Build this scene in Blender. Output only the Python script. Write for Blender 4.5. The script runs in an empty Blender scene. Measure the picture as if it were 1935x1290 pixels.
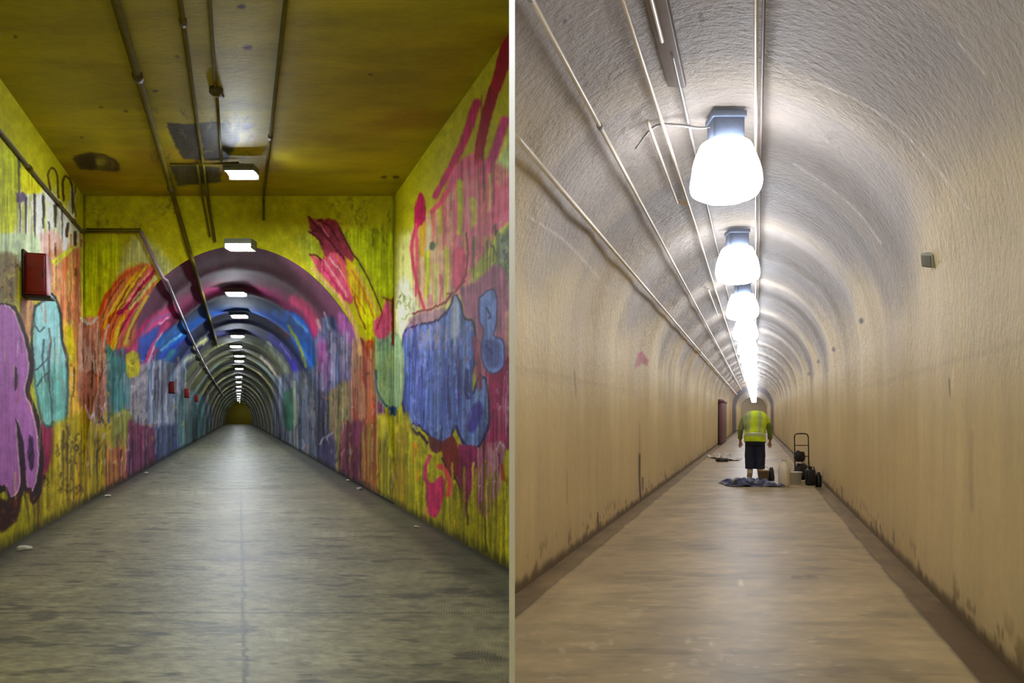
import bpy, bmesh, math, random
import numpy as np
from mathutils import Vector, Matrix, noise as mnoise

random.seed(7)
rng = np.random.default_rng(11)
sc = bpy.context.scene

# ------------------------------------------------------------------ camera, world, exposure
F = 1500.0            # focal length in pixels of the 1935x1290 frame
H = 1.30              # eye height
HZ = 787.0            # row of the horizon
cam_d = bpy.data.cameras.new('camera')
cam = bpy.data.objects.new('camera', cam_d)
sc.collection.objects.link(cam)
cam.location = (0, 0, H)
cam.rotation_euler = (math.pi / 2, 0, 0)
cam_d.sensor_width = 36.0
cam_d.lens = 36.0 * F / 1935.0
cam_d.shift_y = (HZ - 645.0) / 1935.0
cam_d.clip_start = 0.05
cam_d.clip_end = 400
sc.camera = cam
world = bpy.data.worlds.new('world')
sc.world = world
world.use_nodes = True
world.node_tree.nodes['Background'].inputs[0].default_value = (0.6, 0.65, 0.7, 1)
world.node_tree.nodes['Background'].inputs[1].default_value = 0.02
vs = sc.view_settings
vs.view_transform = 'Standard'
vs.look = 'None'
vs.gamma = 1.0
vs.use_curve_mapping = False
vs.exposure = 0.0
sc.cycles.max_bounces = 7
sc.cycles.diffuse_bounces = 4
sc.cycles.glossy_bounces = 3
sc.cycles.caustics_reflective = False
sc.cycles.caustics_refractive = False
sc.cycles.sample_clamp_indirect = 4.0

LAMP_L = 370.0        # emission of the small lanterns in the painted passage
LAMP_LD = 95.0
LAMP_R = 17.5        # emission of the bagged lamps in the cream passage

# ------------------------------------------------------------------ the two passages
SL = (450.5 - 967.0) / F       # painted passage drifts left by this per metre
SR = (1428.0 - 967.0) / F      # cream passage drifts right
AL = 2.305                     # half width of the painted passage
CEIL = 4.57
PZ = 11.77                     # where the square part meets the arched part
EC, EA, EB = 0.146, 2.305, 3.68
ZL_END = 134.0
RC, RR, RSP = -0.235, 1.571, 2.11   # cream passage: centre, radius, springing height
ZR_END = 97.0
BACK = -3.0


def LP(a, y, z):
    return (a + SL * y, y, z)


def RP(a, y, z):
    return (a + SR * y, y, z)


# ------------------------------------------------------------------ object helpers
C = sc.collection


def tag(o, label=None, cat=None, group=None, kind=None):
    if label: o['label'] = label
    if cat: o['category'] = cat
    if group: o['group'] = group
    if kind: o['kind'] = kind
    return o


def empty(name, loc, label, cat, group=None, rz=0.0):
    o = bpy.data.objects.new(name, None)
    C.objects.link(o)
    o.location = loc
    o.rotation_euler = (0, 0, rz)
    o.empty_display_size = 0.1
    return tag(o, label, cat, group)


def link(name, bm, mat, parent=None, smooth=True):
    me = bpy.data.meshes.new(name)
    bm.normal_update()
    bm.to_mesh(me)
    bm.free()
    if smooth:
        for p in me.polygons: p.use_smooth = True
    me.materials.append(mat)
    o = bpy.data.objects.new(name, me)
    C.objects.link(o)
    if parent: o.parent = parent
    return o


def copy_tree(o, parent=None):
    c = o.copy()
    C.objects.link(c)
    c.parent = parent
    for ch in o.children:
        copy_tree(ch, c)
    return c


def add_box(bm, c, s, rot=None, bev=0.0):
    m = Matrix.Translation(c)
    if rot is not None: m = m @ rot.to_4x4()
    m = m @ Matrix.Diagonal((s[0], s[1], s[2], 1))
    r = bmesh.ops.create_cube(bm, size=1.0, matrix=m)
    if bev > 0:
        es = list({e for v in r['verts'] for e in v.link_edges})
        bmesh.ops.bevel(bm, geom=es, offset=bev, segments=2, affect='EDGES', profile=0.6)


def add_tube(bm, pts, r, n=10, cap=True):
    pts = [Vector(p) for p in pts]
    rs = r if isinstance(r, (list, tuple)) else [r] * len(pts)
    rings = []
    up = Vector((0, 0, 1))
    prev = None
    for i, p in enumerate(pts):
        if i == 0: d = pts[1] - pts[0]
        elif i == len(pts) - 1: d = pts[-1] - pts[-2]
        else: d = (pts[i + 1] - pts[i]).normalized() + (pts[i] - pts[i - 1]).normalized()
        d.normalize()
        ref = prev if prev is not None else (up if abs(d.z) < 0.9 else Vector((1, 0, 0)))
        x = (ref - d * ref.dot(d))
        if x.length < 1e-4: x = Vector((1, 0, 0)) - d * d.x
        x.normalize()
        prev = x
        yv = d.cross(x)
        rings.append([bm.verts.new(p + (x * math.cos(2 * math.pi * k / n) + yv * math.sin(2 * math.pi * k / n)) * rs[i]) for k in range(n)])
    for a, b in zip(rings[:-1], rings[1:]):
        for k in range(n):
            bm.faces.new((a[k], a[(k + 1) % n], b[(k + 1) % n], b[k]))
    if cap:
        bm.faces.new(rings[0][::-1])
        bm.faces.new(rings[-1])


def add_lathe(bm, prof, c=(0, 0, 0), n=32, wob=None):
    """prof: list of (radius, z)"""
    rings = []
    for (r, z) in prof:
        ring = []
        for k in range(n):
            a = 2 * math.pi * k / n
            rr = r * (1 + (wob(a, z) if wob else 0))
            ring.append(bm.verts.new((c[0] + rr * math.cos(a), c[1] + rr * math.sin(a), c[2] + z)))
        rings.append(ring)
    for a, b in zip(rings[:-1], rings[1:]):
        for k in range(n):
            bm.faces.new((a[k], a[(k + 1) % n], b[(k + 1) % n], b[k]))
    if prof[0][0] > 1e-4: bm.faces.new(rings[0][::-1])
    if prof[-1][0] > 1e-4: bm.faces.new(rings[-1])


def catmull(pts, n=8):
    pts = [np.array(p, float) for p in pts]
    if len(pts) < 3: return [tuple(p) for p in pts]
    P = [2 * pts[0] - pts[1]] + pts + [2 * pts[-1] - pts[-2]]
    out = []
    for i in range(1, len(P) - 2):
        for k in range(n):
            t = k / n
            out.append(tuple(0.5 * (2 * P[i] + (P[i + 1] - P[i - 1]) * t + (2 * P[i - 1] - 5 * P[i] + 4 * P[i + 1] - P[i + 2]) * t * t
                                    + (3 * P[i] - P[i - 1] - 3 * P[i + 1] + P[i + 2]) * t ** 3)))
    out.append(tuple(pts[-1]))
    return out


# ------------------------------------------------------------------ materials
def lin(c):
    c = np.asarray(c, float) / 255.0
    return np.where(c <= 0.04045, c / 12.92, ((c + 0.055) / 1.055) ** 2.4)


def L4(c):
    r = lin(c)
    return (float(r[0]), float(r[1]), float(r[2]), 1.0)


def mat(name, col=(128, 128, 128), rough=0.5, metal=0.0, emit=None, es=0.0, bump=0.0, bscale=30.0, var=0.0, spec=0.5, attr=None,
        stretch=(1, 1, 1), bdist=0.01, mask=None):
    m = bpy.data.materials.new(name)
    m.use_nodes = True
    nt = m.node_tree
    b = nt.nodes['Principled BSDF']
    b.inputs['Base Color'].default_value = L4(col)
    b.inputs['Roughness'].default_value = rough
    b.inputs['Metallic'].default_value = metal
    b.inputs['Specular IOR Level'].default_value = spec
    if emit is not None:
        b.inputs['Emission Color'].default_value = L4(emit)
        b.inputs['Emission Strength'].default_value = es
    src = None
    if attr:
        at = nt.nodes.new('ShaderNodeAttribute')
        at.attribute_name = attr
        src = at.outputs['Color']
    if var > 0 or bump > 0:
        tc = nt.nodes.new('ShaderNodeTexCoord')
        mp = nt.nodes.new('ShaderNodeMapping')
        mp.inputs['Scale'].default_value = stretch
        nt.links.new(tc.outputs['Object'], mp.inputs['Vector'])
        nz = nt.nodes.new('ShaderNodeTexNoise')
        nz.inputs['Scale'].default_value = bscale
        nz.inputs['Detail'].default_value = 6
        nz.inputs['Roughness'].default_value = 0.65
        nt.links.new(mp.outputs['Vector'], nz.inputs['Vector'])
    if var > 0:
        mr = nt.nodes.new('ShaderNodeMapRange')
        mr.inputs['From Min'].default_value = 0.3
        mr.inputs['From Max'].default_value = 0.7
        mr.inputs['To Min'].default_value = 1 - var
        mr.inputs['To Max'].default_value = 1 + var
        nt.links.new(nz.outputs['Fac'], mr.inputs['Value'])
        mx = nt.nodes.new('ShaderNodeVectorMath')
        mx.operation = 'SCALE'
        if src is None: mx.inputs[0].default_value = L4(col)[:3]
        else: nt.links.new(src, mx.inputs[0])
        nt.links.new(mr.outputs['Result'], mx.inputs['Scale'])
        src = mx.outputs['Vector']
    if src is not None: nt.links.new(src, b.inputs['Base Color'])
    if bump > 0:
        bp = nt.nodes.new('ShaderNodeBump')
        bp.inputs['Strength'].default_value = bump
        bp.inputs['Distance'].default_value = bdist
        nt.links.new(nz.outputs['Fac'], bp.inputs['Height'])
        nt.links.new(bp.outputs['Normal'], b.inputs['Normal'])
    return m


M = {}
M['mural'] = mat('mural_paint', rough=0.6, attr='paint', var=0.13, bump=0.35, bscale=22, bdist=0.012, spec=0.12)
M['vault'] = mat('vault_mural_paint', rough=0.75, attr='paint', var=0.10, bump=0.3, bscale=14, bdist=0.012, spec=0.15)
M['ceiling'] = mat('ceiling_paint', rough=0.55, attr='paint', var=0.10, bump=0.3, bscale=9, bdist=0.02, spec=0.3, stretch=(1, 2.5, 1))
M['cream'] = mat('cream_paint', rough=0.47, attr='paint', var=0.05, bump=0.8, bscale=12, bdist=0.012, spec=0.36, stretch=(1, 1.5, 1))
M['rough_cream'] = mat('rough_cream_paint', rough=0.36, attr='paint', var=0.06, bump=0.9, bscale=13, bdist=0.05, spec=0.5, stretch=(1, 2.2, 1))
M['floor_l'] = mat('worn_concrete', rough=0.50, attr='paint', var=0.24, bump=0.5, bscale=9, bdist=0.02, spec=0.35, stretch=(0.6, 1.2, 1))
M['floor_r'] = mat('tan_concrete', rough=0.45, attr='paint', var=0.12, bump=0.25, bscale=8, bdist=0.015, spec=0.4, stretch=(0.7, 1, 1))
M['white'] = mat('white_plaster', (250, 250, 248), rough=0.8, emit=None)
_nt = M['cream'].node_tree
_bp = next(n for n in _nt.nodes if n.type == 'BUMP')
_sx = _nt.nodes.new('ShaderNodeSeparateXYZ'); _mr = _nt.nodes.new('ShaderNodeMapRange')
_tc = next(n for n in _nt.nodes if n.type == 'TEX_COORD')
_nt.links.new(_tc.outputs['Object'], _sx.inputs[0]); _nt.links.new(_sx.outputs['Z'], _mr.inputs['Value'])
_mr.inputs['From Min'].default_value = 1.3; _mr.inputs['From Max'].default_value = 3.3
_mr.inputs['To Min'].default_value = 0.002; _mr.inputs['To Max'].default_value = 0.065
_nt.links.new(_mr.outputs['Result'], _bp.inputs['Distance'])
M['olive_metal'] = mat('overpainted_olive_conduit', (150, 135, 60), rough=0.5, var=0.2, bscale=12)
M['ceiling_metal'] = mat('ceiling_painted_conduit', (100, 88, 20), rough=0.9, spec=0.15, var=0.2, bscale=9)
M['dark_metal'] = mat('dark_rusty_conduit', (85, 70, 45), rough=0.6, var=0.35, bscale=14, bump=0.4)
M['lilac_metal'] = mat('mauve_overpainted_conduit', (150, 130, 145), rough=0.5, var=0.25, bscale=8)
M['cream_metal'] = mat('cream_overpainted_conduit', (226, 214, 192), rough=0.32, var=0.06, bscale=10, spec=0.6)
M['grey_metal'] = mat('grey_conduit', (150, 145, 142), rough=0.4, var=0.1, bscale=10)
M['raceway'] = mat('brown_grey_raceway', (128, 115, 108), rough=0.55, var=0.1, bscale=10)
M['housing'] = mat('grey_lamp_housing', (120, 132, 155), rough=0.5, var=0.08, bscale=20)
M['housing_l'] = mat('dull_lamp_housing', (110, 110, 95), rough=0.5)
M['lamp_l'] = mat('lantern_glass', (255, 255, 245), rough=0.4, emit=(240, 249, 255), es=LAMP_L)
M['lamp_bag'] = mat('glowing_plastic_bag', (245, 248, 255), rough=0.35, emit=(238, 243, 255), es=LAMP_R, bump=0.3, bscale=14)
M['black'] = mat('black_plastic', (28, 28, 32), rough=0.4)
M['rubber'] = mat('rubber', (30, 29, 30), rough=0.8)
M['red_box'] = mat('red_enamel', (150, 22, 12), rough=0.4, var=0.18, bscale=18)
M['brown_dark'] = mat('dark_brown_metal', (55, 34, 22), rough=0.6)
M['paper'] = mat('dirty_white_paper', (205, 202, 185), rough=0.8, var=0.1, bscale=30)
M['vest'] = mat('high_visibility_fabric', rough=0.8, attr='paint', var=0.08, bscale=14, bump=0.5)
M['navy'] = mat('navy_cloth', (40, 44, 66), rough=0.9, var=0.15, bscale=12, bump=0.4)
M['skin'] = mat('skin', (190, 140, 115), rough=0.55)
M['hair'] = mat('dark_hair', (40, 30, 26), rough=0.7, bump=0.5, bscale=60)
M['sock'] = mat('pale_sock', (214, 196, 180), rough=0.9)
M['boot'] = mat('tan_boot', (150, 128, 96), rough=0.7)
M['strip'] = mat('grey_reflective_strip', (186, 196, 130), rough=0.3)
M['tarp'] = mat('blue_sheet', rough=0.45, attr='paint', var=0.15, bscale=10)
M['jug'] = mat('cream_plastic', (244, 234, 212), rough=0.4)
M['wplastic'] = mat('white_plastic', (225, 224, 222), rough=0.4)
M['tan'] = mat('tan_plastic', (168, 142, 98), rough=0.5)
M['maroon'] = mat('maroon_paint', (122, 82, 92), rough=0.5, var=0.12, bscale=2)
M['plate'] = mat('grey_green_plate', (158, 162, 146), rough=0.45)
M['dark'] = mat('dark_opening', (40, 38, 30), rough=0.9)
M['steel'] = mat('dark_steel', (60, 60, 64), rough=0.4, metal=0.6)


# ------------------------------------------------------------------ painting of surfaces (colour attributes fixed to the surface)
def vnoise(x, y, seed=0):
    r = np.random.default_rng(seed).random((256, 256))
    xi = np.floor(x).astype(int); yi = np.floor(y).astype(int)
    fx = x - xi; fy = y - yi
    fx = fx * fx * (3 - 2 * fx); fy = fy * fy * (3 - 2 * fy)
    a = r[xi % 256, yi % 256]; b = r[(xi + 1) % 256, yi % 256]
    c = r[xi % 256, (yi + 1) % 256]; d = r[(xi + 1) % 256, (yi + 1) % 256]
    return (a * (1 - fx) + b * fx) * (1 - fy) + (c * (1 - fx) + d * fx) * fy


def fbm(x, y, seed=0, o=4):
    s = 0; w = 0.5; t = 0
    for k in range(o):
        s = s + w * vnoise(x * 2 ** k, y * 2 ** k, seed + k); t += w; w *= 0.55
    return s / t


def sst(a, b, x):
    t = np.clip((x - a) / (b - a), 0, 1)
    return t * t * (3 - 2 * t)


class Paint:
    """Paint laid on a surface. u,v is the chart of the mural in which its shapes are drawn."""
    def __init__(s, u, v, base):
        s.u, s.v = u, v
        s.c = np.empty((len(u), 3)); s.c[:] = np.asarray(base, float)
        s.wu = u + 3 * (fbm(u / 13, v / 13, 3) - .5) + 1.2 * (vnoise(u / 4, v / 5, 8) - .5)
        s.wv = v + 4 * (fbm(u / 9, v / 17, 5) - .5) + 4 * (vnoise(u / 3.1, v / 60, 9) - .5)
        s.st = vnoise(u / 2.6, v / 55, 21) * .6 + vnoise(u / 6, v / 120, 22) * .4 - .5
        s.bl = fbm(u / 11, v / 14, 30) - .5

    def put(s, m, col, st=0.25, bl=0.2, sub=None):
        col = np.asarray(col, float)
        if sub is None:
            cc = col[None, :] * (1 + st * 2 * s.st[:, None] + bl * 2 * s.bl[:, None])
            s.c += (cc - s.c) * m[:, None]
        else:
            cc = col[None, :] * (1 + st * 2 * s.st[sub][:, None] + bl * 2 * s.bl[sub][:, None])
            s.c[sub] += (cc - s.c[sub]) * m[:, None]

    def _sub(s, pts, pad):
        p = np.asarray(pts, float)
        return np.nonzero((s.wu > p[:, 0].min() - pad) & (s.wu < p[:, 0].max() + pad) & (s.wv > p[:, 1].min() - pad) & (s.wv < p[:, 1].max() + pad))[0]

    def poly(s, pts, col, soft=1.5, op=1.0, st=0.25, bl=0.2, rnd=True, outline=None, ow=3):
        if rnd: q = catmull(list(pts) + [pts[0]], 4)[:-1]
        else: q = list(pts)
        sub = s._sub(q, soft * 2 + 2)
        if len(sub):
            x = s.wu[sub]; y = s.wv[sub]
            ins = np.zeros(len(sub), bool); d2 = np.full(len(sub), 1e18)
            for i in range(len(q)):
                x0, y0 = q[i][:2]; x1, y1 = q[(i + 1) % len(q)][:2]
                c = ((y0 > y) != (y1 > y))
                with np.errstate(divide='ignore', invalid='ignore'):
                    xx = (x1 - x0) * (y - y0) / (y1 - y0 + 1e-12) + x0
                ins ^= c & (x < xx)
                dx, dy = x1 - x0, y1 - y0
                t = np.clip(((x - x0) * dx + (y - y0) * dy) / (dx * dx + dy * dy + 1e-9), 0, 1)
                d2 = np.minimum(d2, (x - x0 - t * dx) ** 2 + (y - y0 - t * dy) ** 2)
            sd = np.sqrt(d2) * np.where(ins, -1, 1)
            s.put(np.clip(.5 - sd / (2 * soft), 0, 1) * op, col, st, bl, sub)
        if outline is not None: s.stroke(list(q) + [q[0]], ow, outline, raw=True)

    def stroke(s, pts, w, col, soft=1.2, op=1.0, st=0.2, bl=0.15, w2=None, raw=False):
        q = pts if raw else catmull(pts, 5)
        w2 = w if w2 is None else w2
        sub = s._sub([p[:2] for p in q], max(w, w2) + 3)
        if not len(sub): return
        x = s.wu[sub]; y = s.wv[sub]
        best = np.full(len(sub), 1e9)
        n = len(q) - 1
        for i in range(n):
            x0, y0 = q[i][:2]; x1, y1 = q[i + 1][:2]
            dx, dy = x1 - x0, y1 - y0
            t = np.clip(((x - x0) * dx + (y - y0) * dy) / (dx * dx + dy * dy + 1e-9), 0, 1)
            r = (w + (w2 - w) * (i + t) / n) / 2
            best = np.minimum(best, np.sqrt((x - x0 - t * dx) ** 2 + (y - y0 - t * dy) ** 2) - r)
        s.put(np.clip(.5 - best / (2 * soft), 0, 1) * op, col, st, bl, sub)

    def ell(s, c, r, col, **k):
        s.poly([(c[0] + r[0] * math.cos(t), c[1] + r[1] * math.sin(t)) for t in np.linspace(0, 2 * math.pi, 14)[:-1]], col, **k)

    def drips(s, x0, x1, y0, y1, cols, n, wl=(2, 5), seed=1, op=.85, ln=(.4, 1.0)):
        r = random.Random(seed)
        for i in range(n):
            x = r.uniform(x0, x1); a = r.uniform(0, 1 - ln[0]); l = r.uniform(*ln)
            ya = y0 + (y1 - y0) * a; yb = min(y1, ya + (y1 - y0) * l)
            s.stroke([(x, ya), (x + r.uniform(-2, 2), (ya + yb) / 2), (x + r.uniform(-2, 2), yb)], r.uniform(*wl), r.choice(cols), w2=1.2, op=op)

    def marks(s, x0, x1, y0, y1, cols, n, size=(4, 14), seed=1, op=.8):
        r = random.Random(seed)
        for i in range(n):
            x = r.uniform(x0, x1); y = r.uniform(y0, y1); k = r.uniform(*size)
            p = [(x, y)]
            for j in range(3): p.append((p[-1][0] + r.uniform(-.5, .5) * k, p[-1][1] + r.uniform(-.9, .9) * k))
            s.stroke(p, r.uniform(1.5, 3.2), r.choice(cols), op=op)


def surface(name, X, Y, Z, mat_, paint=None, flip=False, kind='structure', parent=None):
    """grid surface from 2-D arrays; paint(u,v,X,Y,Z) -> sRGB colours"""
    n, m = X.shape
    co = np.stack([X, Y, Z], -1).reshape(-1, 3)
    idx = np.arange(n * m).reshape(n, m)
    f = np.stack([idx[:-1, :-1], idx[1:, :-1], idx[1:, 1:], idx[:-1, 1:]], -1).reshape(-1, 4)
    if flip: f = f[:, ::-1]
    me = bpy.data.meshes.new(name)
    me.vertices.add(len(co)); me.vertices.foreach_set('co', co.ravel().astype(np.float32))
    me.loops.add(f.size); me.loops.foreach_set('vertex_index', f.ravel().astype(np.int32))
    me.polygons.add(len(f)); me.polygons.foreach_set('loop_start', np.arange(0, f.size, 4, dtype=np.int32))
    me.update(calc_edges=True)
    me.polygons.foreach_set('use_smooth', np.ones(len(f), bool))
    if paint is not None:
        y = np.maximum(co[:, 1], 1.0)
        u = 967 + F * co[:, 0] / y
        v = HZ - F * (co[:, 2] - H) / y
        c = (paint(u, v, co[:, 0], co[:, 1], co[:, 2]))
        if name in ('wall_left', 'wall_right', 'wall_portal', 'wall_vault'):
            g_ = c.mean(1, keepdims=True); c = g_ + (c - g_) * 1.10
        c = np.clip(c, 6, 250)
        a = me.color_attributes.new('paint', 'FLOAT_COLOR', 'POINT')
        rgba = np.ones((len(co), 4), np.float32); rgba[:, :3] = lin(c)
        a.data.foreach_set('color', rgba.ravel())
    me.materials.append(mat_)
    o = bpy.data.objects.new(name, me)
    C.objects.link(o)
    if kind: o['kind'] = kind
    if parent: o.parent = parent
    return o


def depth_steps(z0, z1, n):
    return 1.0 / np.linspace(1.0 / z0, 1.0 / z1, n)


YEL = (196, 190, 34)
def shared_left(P):
    """murals on the left-hand side, carried round the corner into the arched part"""
    p = P.poly; s = P.stroke
    # bottom band: yellow and orange wash
    p([(100, 800), (215, 770), (232, 930), (180, 965), (100, 1010)], (178, 158, 38), soft=6)
    P.drips(112, 200, 790, 960, [(214, 150, 40), (196, 178, 40), (150, 130, 50), (120, 90, 40), (205, 190, 80), (90, 70, 40)], 60, seed=4)
    P.marks(108, 155, 830, 950, [(80, 60, 30), (105, 85, 35)], 40, (5, 12), seed=9)
    # brown oval
    p([(148, 612), (165, 598), (190, 604), (207, 640), (213, 700), (208, 760), (190, 782), (160, 775), (146, 740)], (182, 128, 106), soft=3, st=.45)
    P.drips(148, 210, 600, 700, [(226, 214, 196), (205, 170, 150), (170, 110, 85)], 34, seed=5)
    P.drips(148, 210, 690, 800, [(150, 88, 64), (190, 138, 118), (120, 70, 50)], 30, seed=6)
    P.marks(150, 208, 668, 700, [(225, 205, 195), (214, 180, 165)], 34, (6, 12), seed=7)
    s([(152, 600), (168, 612), (186, 600), (203, 612)], 4, (210, 216, 214))
    s([(161, 768), (170, 790), (176, 782), (182, 800)], 4, (226, 205, 215))
    P.marks(182, 206, 775, 850, [(225, 205, 205), (60, 45, 50), (190, 150, 150)], 16, (8, 16), seed=8)
    # teal column
    p([(196, 625), (208, 622), (222, 670), (240, 690), (248, 740), (244, 790), (228, 802), (212, 780), (206, 700)], (76, 140, 134), soft=3, st=.4)
    P.drips(200, 246, 640, 800, [(105, 165, 165), (50, 105, 100), (130, 150, 170), (60, 120, 130)], 24, seed=10)
    p([(212, 782), (248, 775), (250, 850), (232, 872), (212, 860)], (146, 146, 72), soft=4, st=.4)
    p([(205, 845), (240, 850), (246, 900), (212, 935), (198, 930)], (176, 100, 66), soft=4, st=.4)
    P.drips(198, 245, 820, 930, [(196, 120, 80), (140, 60, 60), (170, 140, 70), (50, 45, 40)], 24, seed=12)
    # grey-lilac patch with scribble
    p([(243, 700), (280, 690), (286, 760), (280, 806), (250, 790)], (160, 152, 158), soft=3)
    P.marks(244, 284, 700, 800, [(200, 192, 195), (110, 100, 112), (140, 130, 150)], 60, (6, 14), seed=13)
    # white-blue drips
    p([(278, 690), (300, 680), (335, 690), (348, 740), (345, 800), (300, 812), (282, 800)], (152, 164, 186), soft=4, st=.45)
    P.drips(278, 350, 675, 815, [(205, 210, 220), (110, 125, 165), (90, 95, 120), (180, 160, 170), (160, 185, 200)], 60, seed=14)
    # purple base
    p([(242, 792), (262, 800), (290, 812), (298, 860), (282, 895), (240, 910)], (130, 66, 92), soft=3, st=.35)
    P.drips(240, 298, 800, 905, [(90, 50, 80), (160, 80, 110), (120, 70, 100)], 26, seed=15)
    p([(292, 810), (345, 800), (345, 850), (300, 880)], (80, 86, 128), soft=4, st=.35)
    P.drips(290, 345, 800, 870, [(60, 60, 105), (110, 115, 150), (60, 70, 80)], 22, seed=16)
    p([(335, 745), (380, 745), (400, 800), (375, 828), (340, 850)], (98, 130, 136), soft=4, st=.35)
    P.drips(335, 405, 735, 840, [(130, 150, 150), (70, 95, 100), (50, 60, 60), (150, 130, 135)], 46, (1.5, 3), seed=17)
    P.drips(128, 300, 640, 900, [(36, 30, 36), (230, 222, 214), (60, 40, 50)], 46, (1, 2), seed=201, op=.7, ln=(.06, .22))
    P.marks(130, 345, 650, 880, [(230, 224, 220), (40, 34, 44), (214, 190, 90)], 60, (3, 8), seed=202, op=.55)
    # yellow blob with dark dots
    p([(238, 668), (250, 662), (262, 672), (263, 700), (252, 712), (239, 705)], (206, 192, 26), soft=1.5, bl=.3)
    P.marks(241, 260, 672, 705, [(110, 100, 20)], 7, (4, 8), seed=18)


def fan_left(P):
    s = P.stroke
    OR, TA, YE, YL, PK, CR, CM = (204, 92, 40), (206, 146, 96), (238, 192, 34), (226, 204, 66), (228, 120, 122), (168, 34, 84), (220, 210, 140)
    P.poly([(186, 600), (200, 560), (225, 520), (262, 500), (290, 503), (292, 540), (262, 580), (250, 650), (212, 655), (192, 640)], (210, 120, 70), soft=3)
    s([(187, 594), (200, 560), (224, 528), (248, 512)], 7, OR, w2=4)
    s([(194, 604), (212, 566), (240, 527)], 6, TA, w2=3)
    s([(199, 618), (214, 582), (233, 550), (258, 514)], 10, YE, w2=5)
    s([(216, 598), (228, 570), (246, 540), (262, 520)], 4, (210, 110, 40), w2=2)
    s([(226, 584), (240, 556), (256, 530), (276, 503)], 9, YL, w2=4)
    s([(232, 588), (250, 555), (272, 524), (290, 507)], 10, PK, w2=6)
    s([(224, 592), (246, 572), (262, 546), (290, 512)], 7, CR, w2=5)
    s([(248, 580), (266, 554), (292, 524)], 11, CM, w2=9)
    s([(202, 636), (206, 606), (216, 590)], 7, OR, w2=4)
    s([(214, 655), (222, 622), (233, 596)], 11, YE, w2=5)
    s([(226, 655), (238, 618), (252, 588)], 8, (208, 84, 40), w2=5)
    s([(232, 622), (246, 592), (260, 572)], 7, (196, 52, 104), w2=5)
    s([(236, 648), (250, 606), (264, 582), (278, 560)], 9, (220, 186, 42), w2=6)
    s([(243, 640), (256, 606), (270, 584)], 3, (150, 60, 50))
    s([(196, 655), (200, 630), (205, 615)], 5, (226, 200, 200))
    for q in ([(193, 600), (208, 564), (232, 528)], [(206, 612), (222, 578), (244, 540)], [(221, 592), (240, 560), (264, 524)], [(206, 645), (212, 618), (224, 594)], [(220, 652), (230, 620), (243, 596)], [(231, 652), (244, 612), (258, 584)], [(240, 584), (258, 562), (290, 518)]):
        s(q, 1.8, (96, 40, 30), op=.8)
    for q in ([(202, 600), (217, 572), (238, 542)], [(218, 640), (225, 615), (233, 602)], [(240, 570), (262, 538), (280, 516)]):
        s(q, 1.8, (250, 236, 170), op=.8)


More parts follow.
